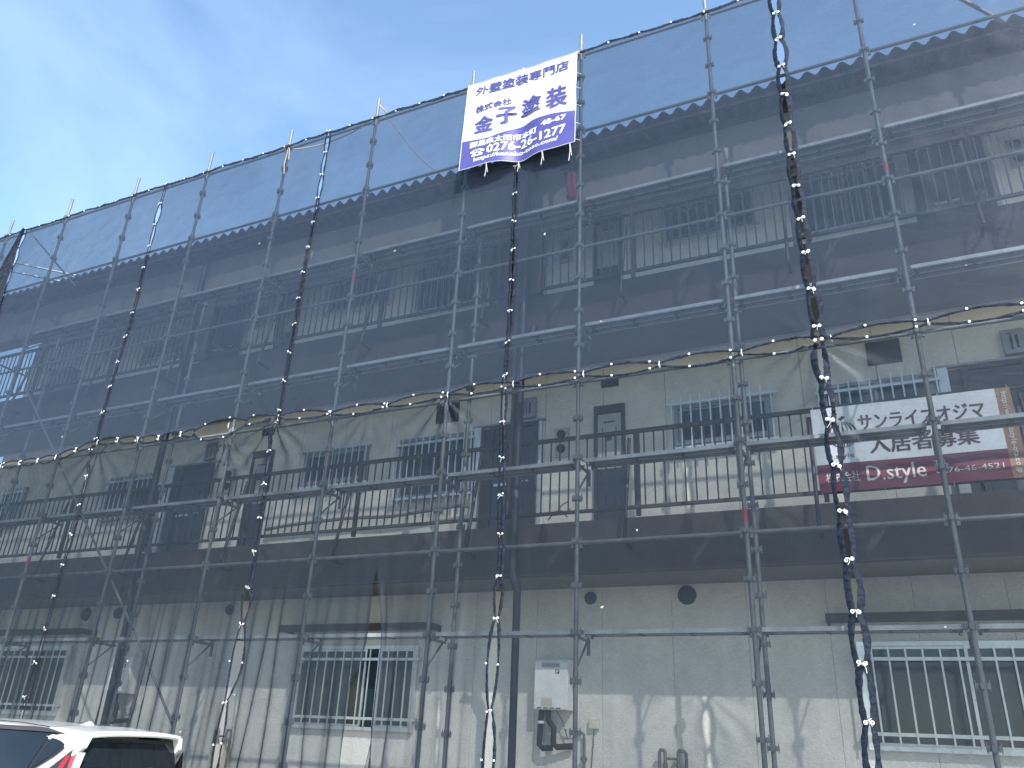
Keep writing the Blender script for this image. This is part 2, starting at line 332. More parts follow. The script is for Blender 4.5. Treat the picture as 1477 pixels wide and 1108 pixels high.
# balustrades
def balustrade(zf, ztop, xl):
    rl = empty('balustrade'); rl.parent = B
    zb = zf+.135
    MB().box(xl, XR, YR-.025, YR+.025, ztop-.045, ztop).build('top_rail', 'rail', rl)
    MB().box(xl, XR, YR-.02, YR+.02, zb-.02, zb+.02).build('bottom_rail', 'rail', rl)
    bal = MB().box(-.008, .008, -.008, .008, zb+.02, ztop-.045).mesh('baluster', 'rail')
    posts = [-18.9+.0, -16.98, -14.93, -12.78, -10.78, -8.74, -6.74, -4.69, -2.63, -.52, 1.55, 3.6, 5.7]
    x = xl+.06; ps = [p for p in posts if p > xl]
    pme = MB().box(-.025, .025, -.025, .025, zf+.03, ztop-.045).mesh('rail_post', 'rail')
    stay = MB().tube([(-.0, -.03, ztop-.12), (0, -.30, zf-.36), ], .022, 8).tube([(0, -.30, zf-.36), (0, -.052, zf-.36)], .022, 8).mesh('stay', 'rail')
    for p in ps:
        link('rail_post', pme, rl, (p, YR, 0)); link('stay', stay, rl, (p-.09, YR, 0))
    while x < XR-.05:
        if all(abs(x-p) > .035 for p in ps): link('baluster', bal, rl, (x, YR, 0))
        x += .1235
balustrade(4.06, 5.19, XL-.2)
balustrade(7.37, 8.49, -18.95)
# windows with bar grilles
def window(xa, xb, za, zb, yw, grille=True, opened=False, step=.122, frost=False, sub=B, gz=None, ext=0.0, frame='alu'):
    w = empty('window'); w.parent = sub
    d = .06; t = .045
    f = MB(); f.box(xa, xb, yw-d, yw-.002, zb-t, zb).box(xa, xb, yw-d-.02, yw-.002, za, za+t).box(xa, xa+t, yw-d, yw-.002, za+t, zb-t).box(xb-t, xb, yw-d, yw-.002, za+t, zb-t)
    xm = (xa+xb)/2
    f.build('frame', frame, w)
    MB().box(xa+t, xb-t, yw-.012, yw-.004, za+t, zb-t).build('recess', 'void', w)
    g = 'frost' if frost else 'glass'
    def sash(x0, x1, y, m):
        s_ = MB(); q = .032
        s_.box(x0, x0+q, y-.012, y+.012, za+t, zb-t).box(x1-q, x1, y-.012, y+.012, za+t, zb-t).box(x0+q, x1-q, y-.012, y+.012, zb-t-q, zb-t).box(x0+q, x1-q, y-.012, y+.012, za+t, za+t+q)
        s_.build('sash', frame, w)
        MB().box(x0+q, x1-q, y-.003, y+.003, za+t+q, zb-t-q).build('pane', m, w)
    if opened:
        sash(xm+.42, xb-t, yw-.045, g); sash(xa+t, xm+.18, yw-.025, g)
        MB().box(xm+.18, xm+.46, yw-.018, yw-.013, za+t, zb-t).build('curtain', 'curtain', w)
    else:
        sash(xm-.02, xb-t, yw-.045, g); sash(xa+t, xm+.02, yw-.020, g)
    if grille:
        if gz is None: gz = (za-.0, zb+.0)
        z0, z1 = gz; yb = yw-d-.07
        gr = MB()
        h = z1-z0
        for zz in (z0+.10*h, z1-.13*h): gr.box(xa-.06-ext, xb+.06+ext, yb+.006, yb+.024, zz-.018, zz+.018)
        for xx in (xa-.04, xb+.02):
            for zz in (z0+.10*h, z1-.13*h): gr.box(xx, xx+.02, yb+.024, yw-.002, zz-.012, zz+.012)
        gr.build('grille_rail', 'alu', w)
        n = max(3, int((xb-xa+.04)/step)); bar = MB().box(-.0095, .0095, -.007, .005, z0, z1).mesh('grille_bar', 'alu')
        for i in range(n+1): link('grille_bar', bar, w, (xa-.02+(xb-xa+.04)*i/n, yb, 0))
    return w
def hood(xa, xb, z):
    MB().box(xa, xb, 9.80, 10.095, z-.02, z+.02).box(xa, xb, 9.78, 9.80, z-.08, z+.025).box(xa, xa+.02, 9.80, 10.095, z-.07, z-.02).box(xb-.02, xb, 9.80, 10.095, z-.07, z-.02).build('window_hood', 'fascia', B)
# ground floor windows
window(-8.21, -6.13, 1.63, 2.75, YG, opened=True, step=.147, gz=(1.68, 2.69))
hood(-8.42, -5.82, 3.0)
window(-.46, 1.68, 1.65, 2.75, YG, step=.162, gz=(1.71, 2.69))
hood(-.73, 2.05, 3.0)
window(-15.4, -13.2, 1.65, 2.79, YG, step=.162, gz=(1.71, 2.73)); hood(-15.6, -12.7, 3.02)
window(3.0, 5.0, 1.65, 2.75, YG, step=.162, gz=(1.71, 2.69))
# upper units
def tube_vent(x, z, y, r, label=None):
    m = MB(); m.lathe([(0.001, -.055), (r*.55, -.06), (r*.92, -.04), (r, -.02), (r, -.002), (r*1.06, -.002), (r*1.06, 0)], x, y, z, 'Y', 22)
    return m
def unit(U, zf, k, top):
    # entrance door
    d = empty('entrance_door'); d.parent = B
    zt = zf+1.93
    MB().bbox(U+.07, U+.72, YW-.05, YW-.01, zf+.0, zt-.04, .006).build('door_leaf', 'door', d)
    MB().box(U, U+.07, YW-.07, YW-.002, zf, zt+.02).box(U+.72, U+.79, YW-.07, YW-.002, zf, zt+.02).box(U+.07, U+.72, YW-.07, YW-.002, zt-.04, zt+.02).build('door_frame', 'doordk', d)
    h = MB(); h.box(U+.11, U+.25, YW-.068, YW-.052, zf+.99, zf+1.03).box(U+.28, U+.40, YW-.068, YW-.052, zf+.995, zf+1.03); h.build('door_handle', 'alu', d)
    MB().tube([(U+.58, YW-.05, zf+1.02), (U+.58, YW-.10, zf+1.02), (U+.68, YW-.10, zf+1.02)], .012, 8).build('door_knob', 'alu', d)
    MB().box(U+.10, U+.69, YW-.056, YW-.050, zf+.35, zf+.37).build('door_moulding', 'doordk', d)
    # dark side panel left of door
    MB().box(U-.24+.1, U, YW-.03, YW-.002, zf, zt).build('door_side_panel', 'doordk', B)
    MB().bbox(U-.26, U-.14, YW-.09, YW-.002, zf+.0, zt+.02, .004).build('door_jamb_post', 'alu', B)
    MB().box(U+.79, U+.85, YW-.035, YW-.002, zf, zt+.03).build('door_trim', 'alu', B)
    MB().box(U-.3, U+.9, YW-.06, YW-.002, zt+.03, zt+.06).build('door_head_trim', 'alubrown', B)
    # small high window over the door
    window(U+.50, U+.74, zt+.09, zt+.42 if not top else zt+.36, YW, grille=False, frame='alubrown')
    # pair of round flue outlets on a pale plate
    px = U+1.16
    MB().bbox(px-.1, px+.12, YW-.03, YW-.002, zf+1.35, zf+1.80, .004).build('flue_plate', 'pale', B)
    for zz in (1.70, 1.48): tube_vent(px, zf+zz, YW-.03, .062).build('flue_outlet', 'vent', B)
    # meter-box door
    mdr = empty('meter_door'); mdr.parent = B
    a, b = U+1.67, U+2.12
    MB().box(a, a+.045, YW-.06, YW-.002, zf, zf+2.06).box(b-.045, b, YW-.06, YW-.002, zf, zf+2.06).box(a+.045, b-.045, YW-.06, YW-.002, zf+1.93, zf+2.06).build('door_frame', 'doordk', mdr)
    MB().bbox(a+.045, b-.045, YW-.04, YW-.01, zf+1.1, zf+1.93, .006).build('upper_panel', 'pale', mdr)
    MB().bbox(a+.045, b-.045, YW-.04, YW-.01, zf, zf+1.096, .006).build('lower_panel', 'door', mdr)
    MB().box(a+.14, b-.14, YW-.046, YW-.040, zf+1.79, zf+1.81).box(a+.19, b-.19, YW-.05, YW-.04, zf+1.52, zf+1.60).box(a+.12, a+.13, YW-.046, YW-.040, zf+1.15, zf+1.72).box(b-.13, b-.12, YW-.046, YW-.040, zf+1.15, zf+1.72).build('door_slot', 'doordk', mdr)
    window(U+2.84, U+4.12, zf+1.32, zf+1.90, YW, step=.122, gz=(zf+1.18, zf+2.02), ext=.04, frame='alubrown')
    window(U+4.74, U+6.05, zf+.92, zf+1.92, YW, step=.122, gz=(zf+.80, zf+1.95), frame='alubrown')
    vx = U+1.86
    MB().bbox(vx-.09, vx+.17, YW-.035, YW-.002, zf+2.36, zf+2.50 if not top else zf+2.45, .004).build('vent_grille', 'vent', B)
    MB().bbox(U+5.35, U+5.75, YW-.035, YW-.002, zf+2.14, zf+2.46, .004).build('vent_grille', 'vent', B)
for k in (-2, -1, 0, 1):
    for zf, top in ((4.0, False), (7.31, True)):
        U = -5.25+6.35*k
        if U < XL: continue
        unit(U, zf, k, top)
window(-16.6, -15.9, 5.1, 5.95, YW, frame='alubrown'); window(-13.46, -12.2, 5.05, 5.9, YW, frame='alubrown'); window(-13.46, -12.2, 8.35, 9.2-.4, YW, frame='alubrown')
# round vents under the first corridor
for (x, r) in ((-3.61, .080), (-2.34, .112), (-9.76, .080), (-12.30, .09), (-13.1, .112)):
    tube_vent(x, 3.33, YG, r).build('vent_cap', 'vent', B)
# downspouts
def spout(x, ztop):
    s = MB(); s.tube([(x, 8.90, ztop), (x, 8.90, 3.50), (x+.01, 8.90, 3.42), (x+.05, 8.92, 3.30), (x+.06, 8.93, 3.22), (x+.08, 8.93, 0.0)], [.052, .054, .058, .056, .046, .044], 12)
    s.tube([(x-.0, 8.92, 3.42), (x-.24, 8.93, 3.42), (x-.24, 8.99, 3.42)], .034, 8)
    s.tube([(x, 8.9, 6.55), (x+.13, 8.92, 6.72), (x+.13, 8.99, 6.86)], [.04, .05, .05], 10)
    for z in (4.3, 5.4, 7.2, 8.3): s.tube([(x, 8.9, z), (x, 8.9, z+.04)], .058, 12)
    s.build('downspout', 'spout', B)
spout(-4.19, 9.55); spout(-10.72, 9.55)
MB().box(-4.34, -4.28, 8.955, 8.998, 4.2, 8.9).build('cable_duct', 'fascia', B)
# conduit-like dark recess strips between flats
for U in (-4.30, -10.66): MB().box(U-.02, U+.32, 8.975, 8.998, 7.40, 8.68).build('partition_board', 'fascia', B)
# ------------------------------------------------------------------ scaffold
X6 = -3.01203843
err = [-0.0762542, -0.01687217, 0.03318746, 0.07110064, 0.05097233, 0.01301231, -0.0202711, -0.03067128, -0.02420401]
PX = {i: X6+(i-6)*1.8+(err[i] if 0 <= i < 9 else (err[0] if i < 0 else 0)) for i in range(-2, 10)}
YS, YI = 8.04, 8.62
num = {1: 'first', 2: 'second', 3: 'third', 4: 'fourth', 5: 'fifth', 6: 'sixth', 7: 'seventh', 8: 'eighth'}
def pphr(i): return 'at the left edge of the banner' if i == 5 else 'at the right edge of the banner' if i == 6 else '%s left of the banner' % num[5-i] if i < 5 else '%s right of the banner' % num[i-6]
def bphr(j): return 'in the bay of the banner' if j == 5 else '%s bay left of the banner' % num[5-j] if j < 5 else '%s bay right of the banner' % num[j-5]
def pocket_mesh():
    m = MB(); m.tube([(0, 0, -.02), (0, 0, .02)], .031, 10)
    for (dx, dy) in ((1, 0), (-1, 0), (0, 1), (0, -1)):
        cx, cy = dx*.043, dy*.043
        hx, hy = (.014, .020) if dx else (.020, .014)
        m.box(cx-hx, cx+hx, cy-hy, cy+hy, -.028, .018)
        m.box(dx*.052-.004, dx*.052+.004, dy*.052-.004, dy*.052+.004, -.045, .040)
    return m.mesh('coupling_pocket', 'steel')
pk = pocket_mesh()
joint = MB().tube([(0, 0, -.06), (0, 0, .06)], .0275, 10).mesh('spigot_joint', 'steel')
base = MB().box(-.07, .07, -.07, .07, 0, .008).tube([(0, 0, .008), (0, 0, .32)], .017, 8).tube([(0, 0, .20), (0, 0, .235)], .045, 6).mesh('jack_base', 'steel')
def post(i, y, ztop, name, label, group, ph=0.0):
    p = empty(name, (PX[i], y, 0), label, 'scaffold pole', group)
    MB().tube([(0, 0, .22), (0, 0, ztop)], .0243, 12).build('tube', 'steel', p)
    link('jack_base', base, p)
    z = 2.63-.475*4+ph
    while z < ztop-.05:
        link('coupling_pocket', pk, p, (0, 0, z)); z += .475
    z = 2.2
    while z < ztop: link('spigot_joint', joint, p, (0, 0, z+ph)); z += 3.6
    return p
tops = {-2: 11.0, -1: 11.12, 0: 11.15, 1: 11.12, 2: 11.18, 3: 11.06, 4: 11.12, 5: 11.02, 6: 11.05, 7: 11.1, 8: 11.1, 9: 11.1}
for i in PX:
    p = post(i, YS, tops[i], 'scaffold_post', 'galvanised outer scaffold pole, %s' % pphr(i), 'outer scaffold poles')
    if i in (1, 4, 7, 8):
        zz = {1: 3.72, 4: 7.62, 7: 3.66, 8: 7.46}[i]
        MB().tube([(0, 0, zz), (0, 0, zz+.13)], .0252, 12, False).build('red_paint_band', 'redpaint', p)
for i, zt in ((0, 8.3), (2, 8.5), (5, 8.35), (7, 8.35)):
    post(i, YI, zt, 'inner_scaffold_post', 'inner scaffold pole near the wall, behind the pole %s' % pphr(i), 'inner scaffold poles', ph=-.06)
levels = [(2.63, 'lowest'), (4.50, 'second'), (6.25, 'third'), (8.13, 'top')]
rails = [(3.556, 'level with the lower brown fascia'), (5.46, 'behind the joint between net rows'), (7.344, 'across the top-floor balustrade'), (9.238, 'just in front of the roof edge'), (10.64, 'along the top net edge')]
for j in range(-2, 9):
    xa, xb = PX[j], PX[j+1]; L = xb-xa
    led = None
    for z, ph in rails:
        o = empty('scaffold_ledger', (xa, YS, z), 'horizontal scaffold tube %s, %s' % (ph, bphr(j)), 'scaffold tube', 'horizontal scaffold tubes')
        MB().tube([(.05, 0, 0), (L-.05, 0, 0)], .0213, 10).build('tube', 'steel', o)
        for xx, s in ((.05, 1), (L-.05, -1)): MB().box(xx-.014, xx+.014, -.012, .012, -.055, .03).build('wedge_end', 'steel', o)
# walkways
def walkway_meshes(L):
    W0, W1 = .06, .32
    d = {}
    a = MB(); a.box(.07, L-.07, W0+.03, W1-.03, .022, .026); d['deck'] = a.mesh('deck', 'deckunder')
    a = MB()
    for y in (W0, W1-.03): a.box(.06, L-.06, y, y+.026, -.014, .027)
    d['side_rail'] = a.mesh('side_rail', 'deck')
    a = MB(); a.box(.07, L-.07, W0+.115, W0+.145, -.012, .021); d['centre_rib'] = a.mesh('centre_rib', 'deck')
    a = MB().box(-.018, .018, W0+.03, W1-.03, -.016, .021); d['cross_rib'] = a.mesh('cross_rib', 'deckdark')
    a = MB().tube([(0, 0, .03), (.05, 0, .03), (.06, 0, -.03)], .014, 8); d['hook'] = a.mesh('hook', 'steel')
    h = MB(); n = int((L-.2)/.048)
    for r_ in (W0+.055, W0+.09, W0+.165, W0+.20):
        for q in range(n):
            cx = .1+q*.048+(.024 if r_ in (W0+.09, W0+.20) else 0)
            h.add([(cx+.010*math.cos(t), r_+.010*math.sin(t), .0205) for t in (0, 1.05, 2.09, 3.14, 4.19, 5.24)], [(5, 4, 3, 2, 1, 0)])
    d['anti_slip_holes'] = h.mesh('anti_slip_holes', 'deckdark')
    return d
for j in range(-2, 9):
    xa, xb = PX[j], PX[j+1]; L = xb-xa; wm = walkway_meshes(L)
    for z, ph in levels:
        if j < 0 and z > 8: continue
        o = empty('scaffold_walkway', (xa, YS, z), 'perforated steel walkway plank on the %s level, %s' % (ph, bphr(j)), 'walkway plank', 'steel walkway planks')
        for n_ in ('deck', 'side_rail', 'centre_rib', 'anti_slip_holes'): link(n_, wm[n_], o)
        for fx in (.02, .34, .66, .98): link('cross_rib', wm['cross_rib'], o, (.09+fx*(L-.18), 0, 0))
        for hx, sc in ((0.02, 1), (L-.02, -1)):
            for hy in (.10, .28):
                h = link('hook', wm['hook'], o, (hx, hy, -.01)); h.scale = (sc, 1, 1)
        # outer edge ledger carrying planks
# brackets
bk = MB().tube([(0, .03, 0), (0, .40, 0)], .017, 8).box(-.014, .014, .02, .05, -.05, .035).mesh('arm', 'steel')
bk2 = MB().tube([(0, .03, -.30), (0, .34, -.015)], .012, 8).mesh('strut', 'steel')
bk3 = MB().tube([(0, .385, -.15), (0, .385, .05)], .019, 8).mesh('end_pin', 'steel')
for i in range(-2, 10):
    for z, ph in levels:
        o = empty('scaffold_bracket', (PX[i], YS, z-.045), 'steel bracket carrying the %s walkway at the pole %s' % (ph, pphr(i)), 'bracket', 'walkway brackets')
        link('arm', bk, o); link('strut', bk2, o)
        if i not in (0, 2, 5, 7): link('end_pin', bk3, o)
# braces and ties
def bar(name, a, b, r, m, label, cat, group=None):
    o = MB().tube([a, b], r, 10).build(name, m); return tag(o, label, cat, group)
bar('cross_brace', (-13.5, 8.10, 6.9), (-9.5, 8.10, 2.75), .0175, 'steel', 'long diagonal brace crossing the left side of the lower net', 'brace', 'diagonal braces')
bar('cross_brace', (-9.46, 8.10, 2.72), (-8.4, 8.10, 1.55), .0175, 'steel', 'short lower diagonal brace ending behind the white car roof', 'brace', 'diagonal braces')
bar('cross_brace', (-15.1, 8.15, 10.70), (-13.45, 8.35, 9.2), .0175, 'steel', 'diagonal brace at the upper left corner above the roof', 'brace', 'diagonal braces')
bar('cross_brace', (1.0, 8.4, 11.1), (2.35, 8.75, 9.5), .024, 'steel', 'diagonal tube at the upper right corner over the roof', 'brace', 'diagonal braces')
for z, w in ((10.16, 'upper'), (9.95, 'lower')):
    bar('end_ledger', (-15.72, 8.05, z), (-14.2, 9.6, z-.02), .02, 'alu', 'pale slanting rail at the far left roof corner, %s one' % w, 'scaffold tube', 'left end tubes')
for z, w in ((7.0, 'lower'), (7.9, 'middle'), (8.85, 'upper')):
    bar('end_ledger', (-17.6, 8.04, z), (-17.6, 11.0, z), .021, 'steel', 'cross tube closing the left scaffold end, %s one' % w, 'scaffold tube', 'left end tubes')
# ------------------------------------------------------------------ netting
XS = [-18.6, -14.96, -11.07, -7.43, -3.93, -0.35, 3.3]
ZT, ZM, ZB = 10.66, 5.50, .30
def sdrift(k, z):   # seams wander a little
    return .025*noise.noise(Vector((k*7.3, z*.45, 0)))*2+(-.04 if k == 1 and z < 4 else 0)*(4-z)*.6
def gapw(k, z, side):
    if k in (0, 6): return 0.0
    b = {1: .028, 2: .010, 3: .014, 4: .018, 5: .044}[k]
    if z > 9.3: b = max(b, .045)
    elif z < 5.4: b = {1: .010, 2: .010, 3: .014, 4: .022, 5: .040}[k]
    if z < 3.1: b = {1: .012, 2: .014, 3: .065, 4: .055, 5: .052}[k]
    if k == 1 and 8.8 < z: b = .10
    return b*(.72+.5*noise.noise(Vector((k*3.1, z*.8, side*5))))
def lens(t): return abs(math.sin(math.pi*t))**.75
def edgeX(k, z, side):
    row = ZT if z > ZM else ZM
    per = .91 if (k in (3, 4) and z < 3.2) else .455
    c = int((row-z)/per); q = noise.noise(Vector((c*3.7+.3, k*5.1, side*2.3)))
    a = max(.12, .62+1.3*q) if z > 3.1 or k < 3 else 1.0+1.1*q
    if k == 5: a = max(.85, a)
    return XS[k]+sdrift(k, z)+.018*noise.noise(Vector((c*1.9, k*3.3, 7)))*lens((row-z)/per)+side*(gapw(k, z, side)*a*lens((row-z)/per)+.004)
def jper(x): return .45 if x < -8.0 else .90
def jgap(x, side):
    g = .062*(1+.45*noise.noise(Vector((x*.5, side*3, 2))))
    if x < -8: g = .050
    if -9.0 < x < -8.0: g = .12 if side > 0 else .20; 
    p = jper(x) if not (-9.0 < x < -8.0) else .9
    x0 = -7.43 if x > -7.43 else -7.43
    ph = (x-x0)/p
    if -9.0 < x < -8.0: return g*lens((x+9.0)/1.0)
    return g*lens(ph)
def zmid(x): return ZM+.02*math.sin(x*1.3)+(-.08 if x < -11 else 0)*min(1, (-11-x))*1.0+(.12*math.exp(-((x+10.9)/.8)**2))+.05*math.exp(-((x+7.6)/.8)**2)
def smooth(a, b, x): t = max(0, min(1, (x-a)/(b-a))); return t*t*(3-2*t)
TIES = [(-7.43, 5.5, 2.0), (-8.3, 5.35, 1.2), (-4.75, 5.5, 1.3), (-.4, 5.5, 1.0), (-.4, 4.75, .7), (-10.95, 5.5, .8), (-5.9, 5.45, .6)]
def net_y(x, z, upper):
    y = 7.966
    n1 = noise.noise(Vector((x*.9, z*.7, 3 if upper else 9)))
    y -= .012*(1+n1)
    if upper:
        y -= .010*max(0, noise.noise(Vector((x*3, z*5, 1))))
        for (tx, tz, a) in TIES:
            dx, dz = x-tx, z-tz; d = math.hypot(dx, dz)
            if d < 1.0 and dz > 0: y -= .02*a*math.exp(-d*4)*max(0, math.sin(math.atan2(dz, dx)*14))*min(1, d*6)
    else:
        f = 1-smooth(1.2, 4.2, z)       # folds open out downward
        left = smooth(-3.2, -6.5, x) if x < -3.2 else 0
        left = 1-smooth(-6.5, -3.2, x)
        right = smooth(-.3, .6, x)
        q = noise.noise(Vector((x*1.9, z*.12, 5)))*2.6+noise.noise(Vector((x*4.6, z*.22, 8)))*1.0+x*1.1
        fold = (.5+.5*math.sin(q*4.2))**1.6
        y -= f*(.018+.10*left+.01*right)*fold*(.55+.9*abs(noise.noise(Vector((x*2.7, z*.3, 11)))))
        y -= f*.06*left*max(0, noise.noise(Vector((x*11, z*.35, 2))))
        for (tx, tz, a) in TIES:
            dx, dz = x-tx, tz-z; d = math.hypot(dx, dz)
            if d < 1.6 and dz > -.05:
                an = math.atan2(dz, dx)
                y -= .085*a*math.exp(-d*2.0)*(.5+.5*math.sin(an*13+noise.noise(Vector((dx*2, dz*2, 4)))*2))*min(1, d*7)
    return y
eye = MB().lathe([(.0075, -.004), (.0175, -.005), (.019, 0.0), (.0175, .005), (.0075, .004)], 0, 0, 0, 'Y', 12).mesh('eyelet', 'eyelet')
tie = MB().tube([(-.035, 0, 0), (-.012, -.012, .006), (.012, -.012, -.004), (.035, 0, .002)], .0055, 6).tube([(0, -.012, 0), (.008, -.018, -.03), (-.004, -.015, -.07)], .003, 5).mesh('tie', 'cord')
tiev = MB().tube([(0, 0, .035), (.004, -.012, .01), (-.004, -.012, -.012), (0, 0, -.035)], .0055, 6).tube([(0, -.012, 0), (.014, -.016, -.03), (.008, -.014, -.055)], .003, 5).mesh('tie', 'cord')
SLIT = [(3.42, -5.51, 0), (3.29, -5.51, .030), (2.95, -5.46, .055), (2.55, -5.42, .085), (2.0, -5.495, .19), (1.6, -5.50, .18), (1.2, -5.52, .14), (.2, -5.52, .10)]
def slit(z):      # torn opening in one lower sheet: centre and half width
    if z > 3.42: return None
    for a, b in zip(SLIT, SLIT[1:]):
        if z >= b[0]:
            t = (a[0]-z)/(a[0]-b[0]); return a[1]+(b[1]-a[1])*t, a[2]+(b[2]-a[2])*t
    return SLIT[-1][1:]
def net(k, upper):
    xa, xb = XS[k], XS[k+1]
    lo, hi = (ZM, ZT) if upper else (ZB, ZM)
    names = ['far left edge sheet', 'sheet beside the far left seam', 'second full sheet from the left', 'sheet just left of the banner seam', 'sheet right of the banner seam', 'rightmost sheet']
    HW_L = .027 if k == 5 else .018; HW_R = .027 if k == 4 else .018
    o = empty('scaffold_net', (0, 0, 0), 'dark mesh netting, %s row, %s' % ('upper' if upper else 'lower', names[k]), 'scaffold net', 'dark netting sheets')
    def pt(u, v):
        z0 = lo+(hi-lo)*v
        a, b = edgeX(k, z0, 1), edgeX(k+1, z0, -1)
        x = a+(b-a)*u
        zl = (zmid(x)+jgap(x, 1)) if upper else ZB+.04*math.sin(x*3)
        zh = ZT-.018*lens((x-xa)/.45)-.03*lens((x-XS[0]+.1)/1.8) if upper else zmid(x)-jgap(x, -1)
        z = zl+(zh-zl)*v
        return x, z
    nu, nv = (110, 130) if k else (50, 60)
    m = MB()
    hasslit = (k == 3 and not upper)
    if not hasslit:
        def f(u, v):
            x, z = pt(u, v); return (x, net_y(x, z, upper), z)
        m.grid(f, nu, nv)
    else:
        for side in (-1, 1):
            def f(u, v, side=side):
                x, z = pt(0 if side < 0 else 1, v); xo = x
                s_ = slit(z); c = -5.51 if s_ is None else s_[0]+side*s_[1]
                if side < 0: xx = xo+(c-xo)*u
                else: xx = c+(xo-c)*u
                _, z = pt((xx-xa)/(xb-xa), v)
                yy = net_y(xx, z, upper)
                if s_ is not None:
                    dd = abs(xx-c); yy -= .05*math.exp(-dd*9)*(.5+.5*math.sin(dd*70))*min(1, (3.42-z))
                return (xx, yy, z)
            m.grid(f, 45 if side < 0 else 90, nv)
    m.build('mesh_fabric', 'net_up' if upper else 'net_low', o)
    # hems: doubled dark tape round the edge
    def hem(pts, w, name='hem', tilt=0.0):
        if len(pts) < 2: return
        h = MB(); vs = []; fs = []
        P = [Vector(p) for p in pts]
        for i, p in enumerate(P):
            d = (P[min(i+1, len(P)-1)]-P[max(i-1, 0)]).normalized(); s_ = Vector((-d.z, 0, d.x))
            ww = w*(1+.5*noise.noise(p*7)+.25*noise.noise(p*21)); 
            for a in (-1, -.45, .2, .8, 1):
                yy = -.007*(1-a*a)+tilt*a-.005*noise.noise(Vector((a*1.5, 0, p.z*55+p.x*30)))-.004*noise.noise(p*20)
                vs.append(p+s_*ww*a+Vector((0, yy-.003, 0)))
        n = 5
        for i in range(len(P)-1):
            for q in range(n-1): fs.append((i*n+q, i*n+q+1, (i+1)*n+q+1, (i+1)*n+q))
        h.add(vs, fs, True); h.build(name, 'hem', o)
    NN = 420
    if k > 0:
        hem([(pt(0, v/NN)[0]+HW_L*.8, net_y(pt(0, v/NN)[0], pt(0, v/NN)[1], upper)-.004, pt(0, v/NN)[1]) for v in range(NN+1)], HW_L, tilt=-.010 if k == 5 else .002)
    hem([(pt(1, v/NN)[0]-HW_R*.8, net_y(pt(1, v/NN)[0], pt(1, v/NN)[1], upper)-.004, pt(1, v/NN)[1]) for v in range(NN+1)], HW_R, tilt=.014 if k == 4 else .006)
    hh = [(pt(v/NN, 1 if upper else 1)[0], net_y(pt(v/NN, 1)[0], pt(v/NN, 1)[1], upper)-.004, pt(v/NN, 1)[1]-.012) for v in range(NN+1)]
    hem(hh, .024 if upper else .014)
    if upper:
        hem([(pt(v/NN, 0)[0], net_y(pt(v/NN, 0)[0], pt(v/NN, 0)[1], upper)-.004, pt(v/NN, 0)[1]+.010) for v in range(NN+1)], .014)
    # eyelets and ties
    z = hi-.005
    first = True
    while z > lo+.1:
        for kk, s_ in ((k, 1), (k+1, -1)):
            if kk == 0: continue
            zz = z if not first else z-.02
            xx = edgeX(kk, zz, s_)+s_*.020
            e_ = link('eyelet', eye, o, (xx, net_y(xx, zz, upper)-.026, zz+random.uniform(-.02, .02))); q_ = 1 if kk == 5 else .6; e_.scale = (q_, 1, q_)
        if k < 5 and not first and not (k+1 in (3, 4) and z < 3.2 and int(round((hi-z)/.455)) % 2):
            xx = (edgeX(k+1, z, -1)+edgeX(k+1, z, 1))/2; t = link('tie', tie, o, (xx, net_y(xx, z, upper)-.03, z)); t.rotation_euler = (random.uniform(-.4, .4), random.uniform(-.7, .7), random.uniform(-.3, .3)); q_ = random.uniform(.45, .9) if k < 4 else random.uniform(.8, 1.15); t.scale = (q_, q_, q_)
        first = False; z -= .455
    n = int(round((xb-xa)/.45))
    for i in range(1, n):
        x = xa+(xb-xa)*i/n
        if upper: link('eyelet', eye, o, (x, net_y(x, ZT, True)-.024, ZT-.05)).scale = (.75, 1, .75)
        zz = zmid(x)+(jgap(x, 1)+.014 if upper else -jgap(x, -1)-.014)
        link('eyelet', eye, o, (x, net_y(x, zz, upper)-.022, zz)).scale = (.72, 1, .72)
    if upper:
        x = -7.43; 
        xs_ = [-7.43+.9*q for q in range(-1, 13)]+[-7.43-.45*q for q in range(4, 24)]
        for x in xs_:
            if xa < x <= xb:
                link('tie', tiev, o, (x, net_y(x, zmid(x), True)-.02, zmid(x)))
    return o
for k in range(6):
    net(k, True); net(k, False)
# loose folded strip of net at the far left
def flapf(u, v):
    z = 10.62-3.6*v; xc = -14.98-.02*v+.62*v*v*.6-.25*math.sin(v*3.1)*.6; w = .02+.16*smooth(0, .25, v)
    return (xc+(u-.5)*w*2, 7.93-.05*(.5+.5*math.sin(u*15+v*3))-.02*v, z+.05*(u-.5))
fl = MB().grid(flapf, 24, 50).build('loose_net_strip', 'hem'); tag(fl, 'bunched dark net strip hanging in a curve at the far left corner', 'net strip')
# ropes
def rope(name, pts, r, m, label, cat='rope'):
    # catmull-rom
    P = [Vector(p) for p in pts]; Q = []
    for i in range(len(P)-1):
        a, b, c, d = P[max(0, i-1)], P[i], P[i+1], P[min(len(P)-1, i+2)]
        for s in range(8):
            t = s/8; Q.append(.5*((2*b)+(c-a)*t+(2*a-5*b+4*c-d)*t*t+(3*b-a-3*c+d)*t**3))
    Q.append(P[-1])
    return tag(MB().tube(Q, r, 6).build(name, m), label, cat)
x3, x4 = PX[3], PX[4]
rope('rope', [(x3+.02, 8.0, 10.72), (x3+.25, 7.96, 10.50), (x3+.9, 7.96, 10.42), (x3+1.5, 7.97, 10.52), (x4, 8.0, 10.74)], .010, 'rope', 'sagging tan rope slung between two pole tops left of the banner')
m = MB()
for q in range(4):
    m.tube([(x3+.042*math.cos(t*math.pi/6), YS+.042*math.sin(t*math.pi/6), 10.66+.022*q+.004*math.sin(t)) for t in range(13)], .011, 6)
